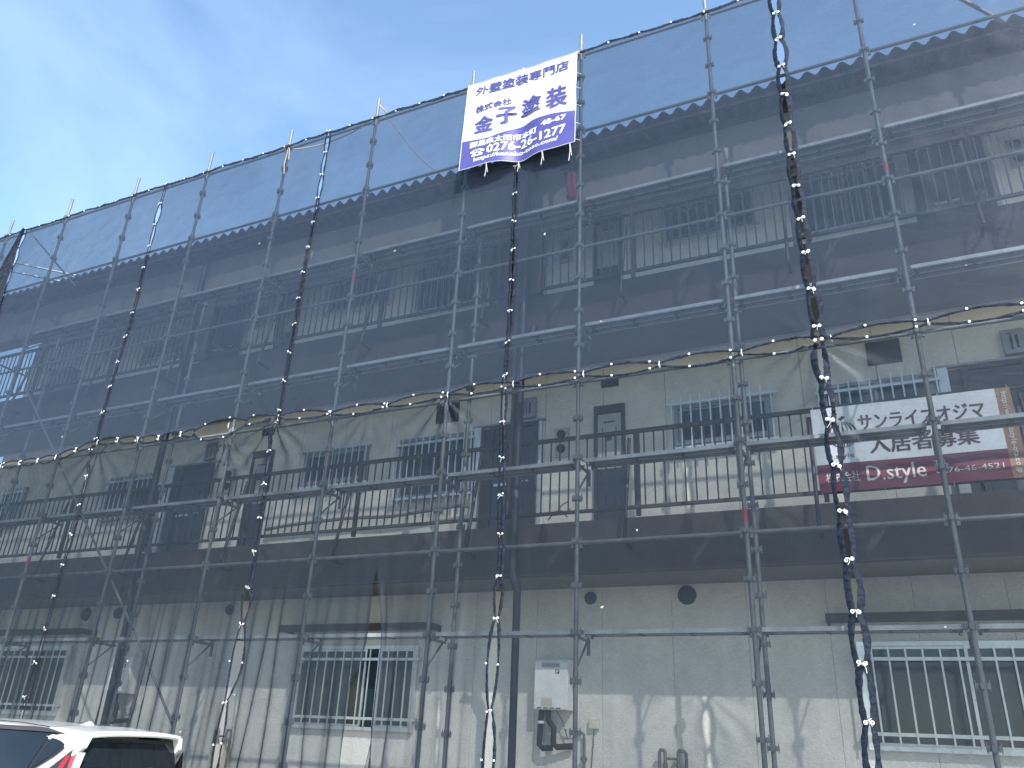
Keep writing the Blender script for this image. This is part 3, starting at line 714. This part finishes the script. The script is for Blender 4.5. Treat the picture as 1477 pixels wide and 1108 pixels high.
m.tube([(x3+.03, 7.98, 10.66), (x3+.08, 7.95, 10.45), (x3+.06, 7.95, 10.22), (x3+.10, 7.95, 10.02)], .009, 6)
m.tube([(x3+.03, 7.98, 10.66), (x3+.12, 7.94, 10.52), (x3+.14, 7.95, 10.30)], .009, 6)
tag(m.build('rope_knot', 'rope'), 'tan rope wound round a pole top with two dangling ends', 'rope')
rope('guy_rope', [(x4+.02, 8.05, 11.0), (-6.05, 8.6, 10.2), (-5.45, 9.2, 9.75)], .008, 'rope', 'thin straight guy line running from a pole top down to the roof')
rope('short_rope', [(x4+.02, 8.05, 10.98), (x4+.10, 8.0, 10.86), (x4+.22, 8.0, 10.72)], .010, 'rope', 'short rope tail on the first pole top left of the banner')
# ------------------------------------------------------------------ banner
TL, TR, BL, BR = Vector((-4.79, 0, 10.61)), Vector((-3.045, 0, 10.60)), Vector((-4.755, 0, 8.885)), Vector((-3.02, 0, 8.86))
def banner_pt(s, t, off=0.0):
    p = (TL*(1-s)+TR*s)*(1-t)+(BL*(1-s)+BR*s)*t
    y = 7.905-.135*t*(1-.95*math.exp(-((s-.52)/.11)**2))*(1 if s < .52 else .85)
    y -= .030*math.exp(-((s*.9-t*.55)/.10)**2)*(1-t)*min(1, t*5)
    y -= .022*math.sin(s*7.5+t*3.2)*math.sin(math.pi*min(1, t*1.1))*.6
    y += .012*math.sin(t*17-s*9)*(.4+.6*s)*math.exp(-((t-.4)/.35)**2)
    y += .010*noise.noise(Vector((s*6, t*6, 2)))
    z = p.z-.012*math.sin(math.pi*((s*4) % 1))*(1-t)**4+.012*math.sin(s*math.pi*2)*t**3
    return (p.x, y-off, z)
bn = empty('banner', (0, 0, 0), 'white and violet painting contractor banner tied to the top of the netting', 'banner')
MB().grid(lambda s, t: banner_pt(s, t), 70, 70).build('vinyl_sheet', 'bwhite', bn)
WV = [(0, .685), (.14, .70), (.25, .705), (.36, .685), (.48, .650), (.62, .635), (.8, .635), (1, .665)]
def wave(s):
    for a, b in zip(WV, WV[1:]):
        if s <= b[0]: t = (s-a[0])/(b[0]-a[0]); t = t*t*(3-2*t) if 0 else t; return a[1]+(b[1]-a[1])*t
    return WV[-1][1]
def vb(u, v):
    s = u; a = wave(s); t = a+(1-a)*v; return banner_pt(s, t, .0025)
MB().grid(vb, 70, 24).build('violet_band', 'bblue', bn)
def bt_(txt, s0, s1, t0, t1, m, bold=0.0, slope=0.0):
    ma = lambda s, t, e: banner_pt(s, t+slope*(s-s0), .006+e)
    text_mb(txt, ma, s0, s1, t0, t1, bold).build('lettering', m, bn)
bt_('外壁塗装専門店', .09, .93, .065, .18, 'bblue', .0035)
bt_('株式会社', .11, .42, .325, .40, 'bblue', .0025, -.10)
bt_('金', .11, .27, .455, .625, 'bblue', .008)
bt_('子', .31, .47, .405, .585, 'bblue', .010)
bt_('塗', .515, .69, .35, .54, 'bblue', .007)
bt_('装', .75, .92, .36, .57, 'bblue', .007)
bt_('群馬県太田市本町', .08, .67, .72, .785, 'bink', .0035)
bt_('48-67', .71, .92, .685, .735, 'bink', .004)
bt_('0276-26-1277', .24, .92, .80, .885, 'bink', .004, -.02)
bt_('https://kaneko-toso.com/', .13, .86, .905, .960, 'bink', .0025, -.02)
def phone(cx, cy, sx, sy):
    m = MB(); P = lambda a, b: banner_pt(cx+a*sx, cy+b*sy, .006)
    # handset
    arc = []
    for q in range(13):
        t = math.pi*q/12; arc.append((math.cos(t), -.55*math.sin(t)-.35))
    inn = [(x*.62, y*.55-.10) for x, y in arc]
    vs = [P(*a) for a in arc]+[P(*a) for a in inn]
    m.add(vs, [(i, i+1, i+14, i+13) for i in range(12)])
    m.add([P(-1.08, -.45), P(-.52, -.45), P(-.52, .0), P(-1.08, .0)], [(3, 2, 1, 0)]); m.add([P(.52, -.45), P(1.08, -.45), P(1.08, 0), P(.52, 0)], [(3, 2, 1, 0)])
    body = [(-.35, -.2), (.35, -.2), (.85, .55), (.85, .95), (-.85, .95), (-.85, .55)]
    m.add([P(a, b) for a, b in body], [(5, 4, 3, 2, 1, 0)])
    m.build('telephone_symbol', 'bink', bn)
    r_ = MB(); Q = lambda a, b: banner_pt(cx+a*sx, cy+b*sy, .008)
    n = 14; vs = [Q(.30*math.cos(2*math.pi*i/n), .38+.30*math.sin(2*math.pi*i/n)) for i in range(n)]
    r_.add(vs, [tuple(range(n))]); r_.build('dial_ring', 'bblue', bn)
phone(.155, .848, .058, .040)
ed = MB()
for (a, b) in ((0, 0), (1, 0)):
    ed.tube([Vector(banner_pt(q/30, a, .002)) for q in range(31)], .006, 5)
    ed.tube([Vector(banner_pt(a, q/30, .002)) for q in range(31)], .006, 5)
ed.build('edge_hem', 'bwhite', bn)
for s, L in ((.0, .28), (.25, .24), (.50, .17), (.73, .24), (.96, .30)):
    p = Vector(banner_pt(s, .995, .0))
    MB().tube([p, p+Vector((.01, -.01, -L*.5)), p+Vector((-.01, 0, -L))], .005, 5).tube([p, p+Vector((.02, -.01, -L*.4)), p+Vector((.03, 0, -L*.75))], .004, 5).build('tie_cord', 'cord' if s > .2 else 'hem', bn)
for t in (.02, .25, .42, .6, .8, .97):
    for s in (0, 1):
        p = Vector(banner_pt(s, t)); q = p+Vector((-.06 if s == 0 else .05, .06, .01))
        MB().tube([p, q], .004, 5).build('tie_cord', 'cord', bn)
# ------------------------------------------------------------------ letting sign on the corridor rail
SX0, SX1, SZ0, SZ1 = -.575, 1.375, 4.165, 5.135
def sp(s, t, off=0.0): return (SX0+(SX1-SX0)*s, 8.955-.012*math.sin(math.pi*s*3)*.6-.006*noise.noise(Vector((s*5, t*3, 1)))-off, SZ1+(SZ0-SZ1)*t)
sg = empty('letting_sign', (0, 0, 0), 'white and maroon tenants-wanted banner sign tied to the second-floor corridor railing', 'sign')
MB().grid(lambda u, v: sp(u*.93, v*.68), 40, 12).build('white_sheet', 'swhite', sg)
MB().grid(lambda u, v: sp(u*.93, .68+v*.32), 40, 8).build('maroon_band', 'smar', sg)
MB().grid(lambda u, v: sp(.93+u*.07, v), 4, 16).build('brown_strip', 'sbrown', sg)
def st(txt, s0, s1, t0, t1, m, bold=0.0, rot=0): text_mb(txt, lambda s, t, e: sp(s, t, .004+e), s0, s1, t0, t1, bold, rot).build('lettering', m, sg)
st('サンライズオジマ', .245, .865, .12, .31, 'sink', .0022)
st('入居者募集', .285, .815, .395, .60, 'sink', .003)
st('D.style', .055, .20, .565, .64, 'sink', .0)
st('株式会社', .04, .215, .78, .90, 'sinkw', .0)
st('D.style', .25, .54, .735, .96, 'sinkw', .0012)
st('TEL', .585, .65, .74, .79, 'sinkw', .0)
st('0276-46-4521', .585, .90, .825, .885, 'sinkw', .0)
st('http://www.dstyle-ota.co.jp', .947, .98, .05, .95, 'sinkw', .0012, rot=1)
def stripes(cx, cz, Rr):
    m = MB(); ax = (SX1-SX0); az = (SZ1-SZ0)
    P = lambda x, y: sp(cx+x*Rr/ax, cz-y*Rr/az, .004)
    lon = [-1, -.80, -.62, -.50, -.30, -.18, .0, .12, .30, .42, .58, .70, .84, 1]
    n = 16
    for i in range(0, len(lon)-1, 2):
        a, b = lon[i], lon[i+1]; vs = []
        for q in range(n+1):
            t = -math.pi/2+math.pi*q/n; c = math.cos(t); vs += [P(a*c, math.sin(t)), P(b*c, math.sin(t))]
        m.add(vs, [(2*q, 2*q+1, 2*q+3, 2*q+2) for q in range(n)])
    m.add([P(0, 1.05), P(.35, 1.32), P(.1, 1.42), P(-.2, 1.2)], [(0, 1, 2, 3)])
    m.build('striped_emblem', 'sink', sg)
stripes(.155, .345, .155)
for s in (0.01, .33, .66, .99):
    for t, z in ((0, .05), (1, -.03)):
        p = Vector(sp(s, t)); MB().tube([p, p+Vector((.0, .06, z))], .004, 5).build('tie_cord', 'cord', sg)
# ------------------------------------------------------------------ wall-mounted things
def heater(x0, z0, label, w=.45, h=.57):
    o = empty('water_heater', (0, 0, 0), label, 'water heater', 'gas water heaters')
    y0, y1 = 9.87, 10.095
    MB().bbox(x0, x0+w, y0, y1, z0, z0+h, .008).build('casing', 'white', o)
    MB().box(x0+.0, x0+w, y0+.03, y1, z0+h, z0+h+.018).build('top_bracket', 'white', o)
    MB().box(x0+.10, x0+.34, y0-.006, y0+.002, z0+h-.075, z0+h-.022).build('exhaust_slot', 'pipe', o)
    s_ = MB()
    for q in range(3): s_.box(x0+.105, x0+.335, y0-.010, y0-.006, z0+h-.068+.016*q, z0+h-.060+.016*q)
    s_.build('exhaust_louvre', 'alu', o)
    MB().box(x0+.285, x0+.34, y0-.003, y0+.001, z0+h-.15, z0+h-.10).build('black_sticker', 'blk', o)
    s_ = MB().box(x0+.296, x0+.312, y0-.005, y0-.003, z0+h-.143, z0+h-.108).box(x0+.316, x0+.328, y0-.005, y0-.003, z0+h-.128, z0+h-.108); s_.build('sticker_mark', 'white', o)
    MB().box(x0+.10, x0+.25, y0-.003, y0+.001, z0+.035, z0+.135).build('paper_label', 'jbox', o)
    for q in range(4): MB().box(x0+.045+.085*q, x0+.045+.085*q+.062, y0-.003, y0+.001, z0+.012, z0+.024).build('bottom_slot', 'blk', o)
    MB().tube([(x0+.07, 9.97, z0), (x0+.06, 9.97, z0-.15), (x0+.05, 9.97, z0-.40), (x0+.10, 9.97, z0-.44), (x0+.22, 9.97, z0-.43)], .036, 10).tube([(x0+.16, 9.97, z0), (x0+.17, 9.96, z0-.12), (x0+.24, 9.96, z0-.20), (x0+.24, 9.96, z0-.38), (x0+.28, 9.98, z0-.42), (x0+.47, 10.03, z0-.40)], .036, 10).build('insulated_pipe', 'black', o)
    MB().tube([(x0+.08, 9.935, z0-.13), (x0+.08, 9.935, z0-.16)], .04, 10).build('tape_wrap', 'white', o)
    MB().tube([(x0+.115, 9.96, z0), (x0+.12, 9.95, z0-.40)], .010, 6).tube([(x0+.26, 9.98, z0), (x0+.34, 10.0, z0-.12), (x0+.40, 10.03, z0-.32)], .008, 6).build('thin_pipe', 'pipe', o)
    MB().tube([(x0+.36, 10.0, z0-.2), (x0+.56, 10.02, z0-.225)], .011, 6).build('drain_stub', 'jbox', o)
    return o
heater(-4.28, 1.955, 'white gas water heater with black insulated pipes beside the central downspout')
heater(-11.9, 2.03, 'white gas water heater behind the netting beside the left downspout', .45, .54)
jb = empty('junction_box', (0, 0, 0), 'small cream junction box with a thin cable on the ground-floor wall', 'junction box')
MB().bbox(-3.61, -3.49, 10.03, 10.095, 1.755, 1.87, .008).build('cover', 'jbox', jb)
MB().tube([(-3.55, 10.06, 1.755), (-3.56, 10.07, 1.6), (-3.59, 10.075, 1.3), (-3.61, 10.08, .3)], .006, 6).build('cable', 'pipe', jb)
gp = empty('gas_pipe', (0, 0, 0), 'hooked grey pipe with a valve right of the central water heater', 'pipe')
MB().tube([(-3.78, 10.06, 1.71), (-3.70, 10.04, 1.71), (-3.672, 10.04, 1.69), (-3.667, 10.04, 1.63), (-3.667, 10.04, 0.0)], .017, 8).build('tube', 'pipe', gp)
MB().tube([(-3.667, 10.04, 1.38), (-3.667, 10.04, 1.45)], .028, 8).tube([(-3.71, 10.03, 1.42), (-3.63, 10.03, 1.42)], .016, 8).build('valve', 'pipe', gp)
def meter(x, label):
    o = empty('gas_meter', (0, 0, 0), label, 'gas meter', 'gas meters')
    y = 9.98
    MB().tube([(x-.10, y, 0), (x-.10, y, 1.53), (x-.09, y, 1.555), (x-.04, y, 1.555), (x-.035, y, 1.54), (x-.035, y, 1.36)], .02, 8).tube([(x+.21, y, 0), (x+.21, y, 1.53), (x+.19, y, 1.555), (x+.13, y, 1.555), (x+.12, y, 1.53), (x+.12, y, 1.36)], .02, 8).tube([(x-.035, y, 1.47), (x+.12, y, 1.47)], .014, 8).build('pipe', 'pipe', o)
    for xx in (x-.035, x+.12): MB().tube([(xx, y, 1.36), (xx, y, 1.42)], .03, 8).build('union_nut', 'pipe', o)
    MB().bbox(x-.08, x+.17, y-.08, y+.08, 1.02, 1.37, .012).build('meter_body', 'jbox', o)
    return o
meter(-2.62, 'gas meter with two hooked pipes low on the wall right of the heater')
meter(-9.4, 'gas meter with hooked pipes low behind the netting right of the car')
# fire extinguisher on the top walkway
fe = empty('fire_extinguisher', (-3.28, 8.36, 8.165), 'red fire extinguisher hanging beside the lower right corner of the banner', 'fire extinguisher')
MB().lathe([(0.001, .24), (.062, .245), (.070, .27), (.070, .60), (.060, .655), (.028, .69), (.026, .71), (.001, .712)], 0, 0, 0, 'Z', 20).build('cylinder', 'red', fe)
MB().box(-.02, .02, -.02, .02, .712, .745).box(-.015, .10, -.012, .012, .745, .758).box(-.015, .085, -.012, .012, .725, .735).build('valve_handle', 'blk', fe)
MB().tube([(.02, 0, .73), (.085, 0, .72), (.10, 0, .62), (.095, 0, .40)], .012, 8).build('hose', 'blk', fe)
MB().tube([(0, -.02, .74), (.01, -.04, .9), (.0, -.04, 1.0)], .006, 6).build('hanging_strap', 'blk', fe)
# dark bundle and lamp under the corridor ceiling
o = empty('stored_basket', (0, 0, 0), 'dark fuzzy bundle hanging over the top-floor railing left of the banner', 'basket')
bm_ = MB(); 
def bl(u, v):
    t = u*2*math.pi; p = v*math.pi; r_ = 1+.25*noise.noise(Vector((math.cos(t)*2, math.sin(t)*2, v*5)))
    return (-5.93+.24*r_*math.sin(p)*math.cos(t), 9.3+.14*r_*math.sin(p)*math.sin(t), 8.69+.22*r_*math.cos(p))
bm_.grid(bl, 28, 16).build('bundle', 'black', o)
lp = empty('corridor_lamp', (0, 0, 0), 'small round corridor lamp under the top-floor ceiling above the meter door', 'lamp')
MB().lathe([(.001, -.11), (.07, -.10), (.10, -.05), (.10, 0), (.001, .0)], -3.0, 9.62, 9.49, 'Z', 18).build('cover', 'vent', lp)
# outdoor unit on the upper corridor, far left
ac = empty('outdoor_unit', (0, 0, 0), 'dark box unit standing on the top corridor near its left end', 'outdoor unit')
MB().bbox(-14.9, -14.2, 9.2, 9.5, 7.45, 8.02, .01).build('casing', 'pipe', ac)
MB().lathe([(.20, -.012), (.21, -.012), (.21, 0), (.20, 0)], -14.62, 9.2, 7.74, 'Y', 20).build('fan_grille', 'vent', ac)
rope('curved_shadow_tube', [(-9.3, 10.08, 4.60), (-8.81, 10.06, 4.64), (-7.65, 10.05, 4.67), (-6.87, 10.05, 4.645), (-6.26, 10.05, 4.68), (-5.67, 10.06, 4.72), (-5.5, 10.1, 4.70)], .028, 'beam', 'grey tube standing in for a curved shadow along the second-floor corridor wall', 'hose')  # added tube, takes the place of a curved shadow line on the wall
# bent clothes hanger on 2F corridor
hg = empty('folding_hanger', (0, 0, 0), 'bent wire hanger lying at the foot of the second-floor railing', 'hanger')
MB().tube([(-3.86, 9.2, 4.16), (-3.78, 9.2, 4.26), (-3.68, 9.2, 4.27), (-3.60, 9.2, 4.18)], .010, 6).tube([(-3.84, 9.22, 4.22), (-3.66, 9.2, 4.22), (-3.55, 9.18, 4.28)], .008, 6).tube([(-3.76, 9.2, 4.22), (-3.68, 9.2, 4.34), (-3.60, 9.2, 4.38)], .008, 6).build('wire', 'pipe', hg)
# ------------------------------------------------------------------ white hatchback, tail towards +X
car = empty('parked_car', (-7.17, 6.52, 0.0), 'white hatchback with dark rear window parked beside the scaffold', 'car')
car.rotation_euler = (0, 0, math.pi)       # local +x is forward
HW = .885
st_x = [0.0, .12, .30, .55, .9, 1.3, 1.8, 2.3, 2.75, 3.1, 3.45, 3.8, 4.1, 4.28]
roofz = [.98, 1.20, 1.43, 1.500, 1.532, 1.555, 1.57, 1.555, 1.46, 1.25, 1.04, .98, .90, .72]
beltz = [.86, .93, .97, .98, .97, .96, .95, .93, .92, .91, .90, .87, .80, .66]
halfw = [.70, .79, .84, .87, .88, .885, .885, .885, .88, .875, .865, .84, .78, .62]
roofw = [.62, .60, .59, .60, .62, .64, .65, .65, .66, .70, .74, .72, .64, .50]
sillz = [.36, .30, .28, .26, .24, .22, .22, .22, .22, .24, .26, .26, .26, .30]
def interp(a, x):
    if x <= st_x[0]: return a[0]
    for i in range(len(st_x)-1):
        if x <= st_x[i+1]:
            t = (x-st_x[i])/(st_x[i+1]-st_x[i]); t2 = t
            p0 = a[max(0, i-1)]; p1 = a[i]; p2 = a[i+1]; p3 = a[min(len(a)-1, i+2)]
            return .5*((2*p1)+(p2-p0)*t+(2*p0-5*p1+4*p2-p3)*t*t+(3*p1-p0-3*p2+p3)*t**3)
    return a[-1]
def prof(x, v):
    """half cross-section: v 0 sill .. 1 roof centre"""
    rz, bz, hw, rw, sz = (interp(a, x) for a in (roofz, beltz, halfw, roofw, sillz))
    P = [(hw*.93, sz), (hw*.985, sz+.12), (hw, sz+(bz-sz)*.5), (hw*.985, bz-.04), (hw*.955, bz+.02), ((hw*.955+rw)/2*1.01, (bz+rz)/2), (rw+.02, rz-.085), (rw-.05, rz-.028), (rw*.5, rz-.006), (0, rz)]
    q = v*(len(P)-1); i = min(int(q), len(P)-2); t = q-i
    p0, p1, p2, p3 = P[max(0, i-1)], P[i], P[i+1], P[min(len(P)-1, i+2)]
    f = lambda a, b, c, d: .5*((2*b)+(c-a)*t+(2*a-5*b+4*c-d)*t*t+(3*b-a-3*c+d)*t**3)
    return f(p0[0], p1[0], p2[0], p3[0]), f(p0[1], p1[1], p2[1], p3[1])
def body(u, v):
    x = u*4.28; s = -1 if v < .5 else 1
    y, z = prof(x, v*2 if v < .5 else 2-2*v); y = max(0, y)
    return (x, -s*y, z)
cb = MB(); cb.grid(body, 90, 72)
# close tail and nose
for xx in (0.0, 4.28):
    vs = [body(xx/4.28, j/72) for j in range(73)]; cb.add(vs+[(xx, 0, .6)], [(j, j+1, 73) if xx else (j+1, j, 73) for j in range(72)])
cb.build('body', 'paint', car)
# roof spoiler overhanging the tail
def spo(u, v):
    y = (u-.5)*2*.60; e = 1-abs(u-.5)*2; x = .62-.60*v; zt = 1.495-.045*v-.03*(abs(u-.5)*2)**3
    return (x+.05*(abs(u-.5)*2)**4*v, y, zt)
spm = MB().grid(spo, 24, 8).build('roof_spoiler', 'paint', car)
sm = spm.modifiers.new('thickness', 'SOLIDIFY'); sm.thickness = .045; sm.offset = 1
for s in (-1, 1):
    MB().add([(.60, s*.60, 1.46), (.04, s*.585, 1.45), (.06, s*.62, 1.34), (.22, s*.66, 1.20), (.66, s*.66, 1.42),
              (.60, s*.55, 1.46), (.04, s*.55, 1.45), (.06, s*.58, 1.34), (.22, s*.60, 1.20), (.66, s*.60, 1.42)],
             [(0, 1, 2, 3, 4), (9, 8, 7, 6, 5), (0, 5, 6, 1), (1, 6, 7, 2), (2, 7, 8, 3), (3, 8, 9, 4), (4, 9, 5, 0)]).build('spoiler_fin', 'paint', car)
# rear window
def rwin(u, v):
    y = (u-.5)*2*(.575+.03*v); x = .155-.115*v-.02*(1-(abs(u-.5)*2)**2); z = 1.425-.44*v
    return (x-.01, y, z)
MB().grid(rwin, 16, 10).build('rear_window', 'carglass', car)
MB().tube([(-.01, -.02, 1.08), (-.03, -.04, 1.14), (-.02, -.15, 1.16), (.01, -.42, 1.12)], [.03, .022, .016, .010], 8).build('rear_wiper', 'blk', car)
MB().grid(lambda u, v: (.0-.015, (u-.5)*1.30, .95-.30*v), 10, 4).build('tailgate', 'paint', car)
# tail lamps
for s in (-1, 1):
    def lamp(u, v, s=s):
        z = 1.22-.42*v; return (.06+.28*u-.03*v, s*(.60+.17*v+.12*u+.0), z)
    MB().grid(lambda u, v, s=s: (.03+.05*u, s*(.605+.10*v+.05*u), 1.30-.45*v), 4, 8).build('lamp_trim', 'lampclear', car)
    MB().grid(lambda u, v, s=s: (.08+.16*u*(.3+v), s*(.66+.075*v+.075*u), 1.27-.42*v), 6, 8).build('tail_lamp', 'lampred', car)
    MB().grid(lambda u, v, s=s: (.10+.30*u*v, s*(.69+.05*v+.09*u*v), 1.33-.30*v), 5, 5).build('pillar_trim', 'blk', car)
# side glass: traced in (x, height fraction) and laid on the body surface
def v_at(x, z):
    lo, hi = .3, .92
    for _ in range(24):
        m_ = (lo+hi)/2
        if prof(x, m_)[1] < z: lo = m_
        else: hi = m_
    return lo
def side_patch(name, outline, m, s, off=.008, inz=True):
    n = 14; vs = []
    # outline: list of (x, z low, z high)
    pts = []
    for a, b in zip(outline, outline[1:]):
        for q in range(5): t = q/5; pts.append(tuple(a[c]+(b[c]-a[c])*t for c in range(3)))
    pts.append(outline[-1])
    for (x, a, b) in pts:
        if inz: a, b = v_at(x, a), v_at(x, b)
        for j in range(n+1):
            v = a+(b-a)*j/n; y, z = prof(x, v); vs.append((x, s*(y+off), z+off*.75))
    fs = [(i*(n+1)+j, i*(n+1)+j+1, (i+1)*(n+1)+j+1, (i+1)*(n+1)+j) for i in range(len(pts)-1) for j in range(n)]
    MB().add(vs, fs, True).build(name, m, car)
for s in (-1, 1):
    side_patch('window_surround', [(.27, 1.34, 1.41), (.33, 1.24, 1.44), (.45, 1.14, 1.465), (.62, 1.04, 1.485), (.85, .99, 1.495), (1.3, .975, 1.50), (1.9, .965, 1.505), (2.5, .955, 1.49), (2.8, .95, 1.40), (3.12, .94, 1.12)], 'blk', s, .016)
    side_patch('quarter_window', [(.30, 1.345, 1.395), (.36, 1.25, 1.42), (.44, 1.17, 1.435), (.50, 1.13, 1.44)], 'carglass', s, .021)
    side_patch('side_window', [(.54, 1.10, 1.445), (.65, 1.04, 1.455), (.9, 1.0, 1.465), (1.15, .99, 1.47), (1.55, .985, 1.47)], 'carglass', s, .021)
    side_patch('side_window', [(1.63, .98, 1.47), (2.0, .975, 1.475), (2.45, .97, 1.46), (2.75, .965, 1.38), (3.05, .96, 1.14)], 'carglass', s, .021)
    side_patch('door_visor', [(.36, 1.425, 1.44), (.5, 1.44, 1.465), (.8, 1.445, 1.485), (1.3, 1.45, 1.49), (1.9, 1.45, 1.495), (2.4, 1.44, 1.48)], 'visor', s, .030)
    side_patch('sill_trim', [(.5, .0, .08), (1.5, .0, .08), (2.5, .0, .08), (3.4, .0, .08)], 'blk', s, .006, False)
    MB().tube([(2.65, s*.90, .98), (2.66, s*1.0, 1.02)], .03, 8).build('mirror_arm', 'paint', car)
    MB().lathe([(.001, -.09), (.07, -.08), (.085, 0), (.07, .05), (.001, .06)], 2.66, s*1.0, 1.03, 'X', 14).build('door_mirror', 'paint', car)
    MB().box(1.35, 1.52, s*.89-.012, s*.89+.012, .86, .885).build('door_handle', 'paint', car)
    MB().grid(lambda u, v, s=s: (4.12-.25*u, s*(.60+.20*u), .82-.12*v), 5, 4).build('headlight', 'lampclear', car)
MB().grid(lambda u, v: (2.62+.62*v, (u-.5)*2*(.60+.10*v), interp(roofz, 2.62+.62*v)+.012-.03*(abs(u-.5)*2)**2), 14, 10).build('windscreen', 'carglass', car)
# shark-fin aerial and roof grooves
MB().add([(.74, 0, 1.520), (.96, 0, 1.535), (.79, 0, 1.575), (.72, .025, 1.518), (.72, -.025, 1.518), (.82, 0, 1.577)], [(0, 3, 2), (0, 2, 4), (3, 1, 5), (3, 5, 2), (1, 4, 2), (1, 2, 5), (4, 1, 5)]).build('roof_aerial', 'paint', car)
for s in (-1, 1): MB().tube([(.70, s*.54, 1.508), (1.1, s*.575, 1.538), (1.8, s*.60, 1.556), (2.35, s*.60, 1.532)], .006, 5).build('roof_seam', 'visor', car)
MB().box(-.03, .10, -.26, .26, .62, .74).build('number_plate_recess', 'blk', car)
MB().box(-.06, .20, -.70, .70, .30, .46).build('rear_bumper', 'blk', car)
for x in (.82, 3.45):
    for s in (-1, 1):
        w = empty('wheel', (x, s*.80, .33)); w.parent = car
        MB().lathe([(.22, -.10), (.31, -.10), (.33, -.07), (.33, .07), (.31, .10), (.22, .10)], 0, 0, 0, 'Y', 28).build('tyre', 'tyre', w)
        rm = MB().lathe([(.001, s*.06), (.04, s*.07), (.05, s*.05)], 0, 0, 0, 'Y', 14).lathe([(.20, s*.08), (.225, s*.09), (.225, -s*.09)], 0, 0, 0, 'Y', 28)
        for q in range(5):
            t = q*2*math.pi/5; c, s2 = math.cos(t), math.sin(t); n1, n2 = -s2*.028, c*.028
            rm.add([(c*.04+n1, s*.06, s2*.04+n2), (c*.04-n1, s*.06, s2*.04-n2), (c*.21-n1, s*.085, s2*.21-n2), (c*.21+n1, s*.085, s2*.21+n2)], [(0, 1, 2, 3)])
        rm.build('rim', 'rim', w)
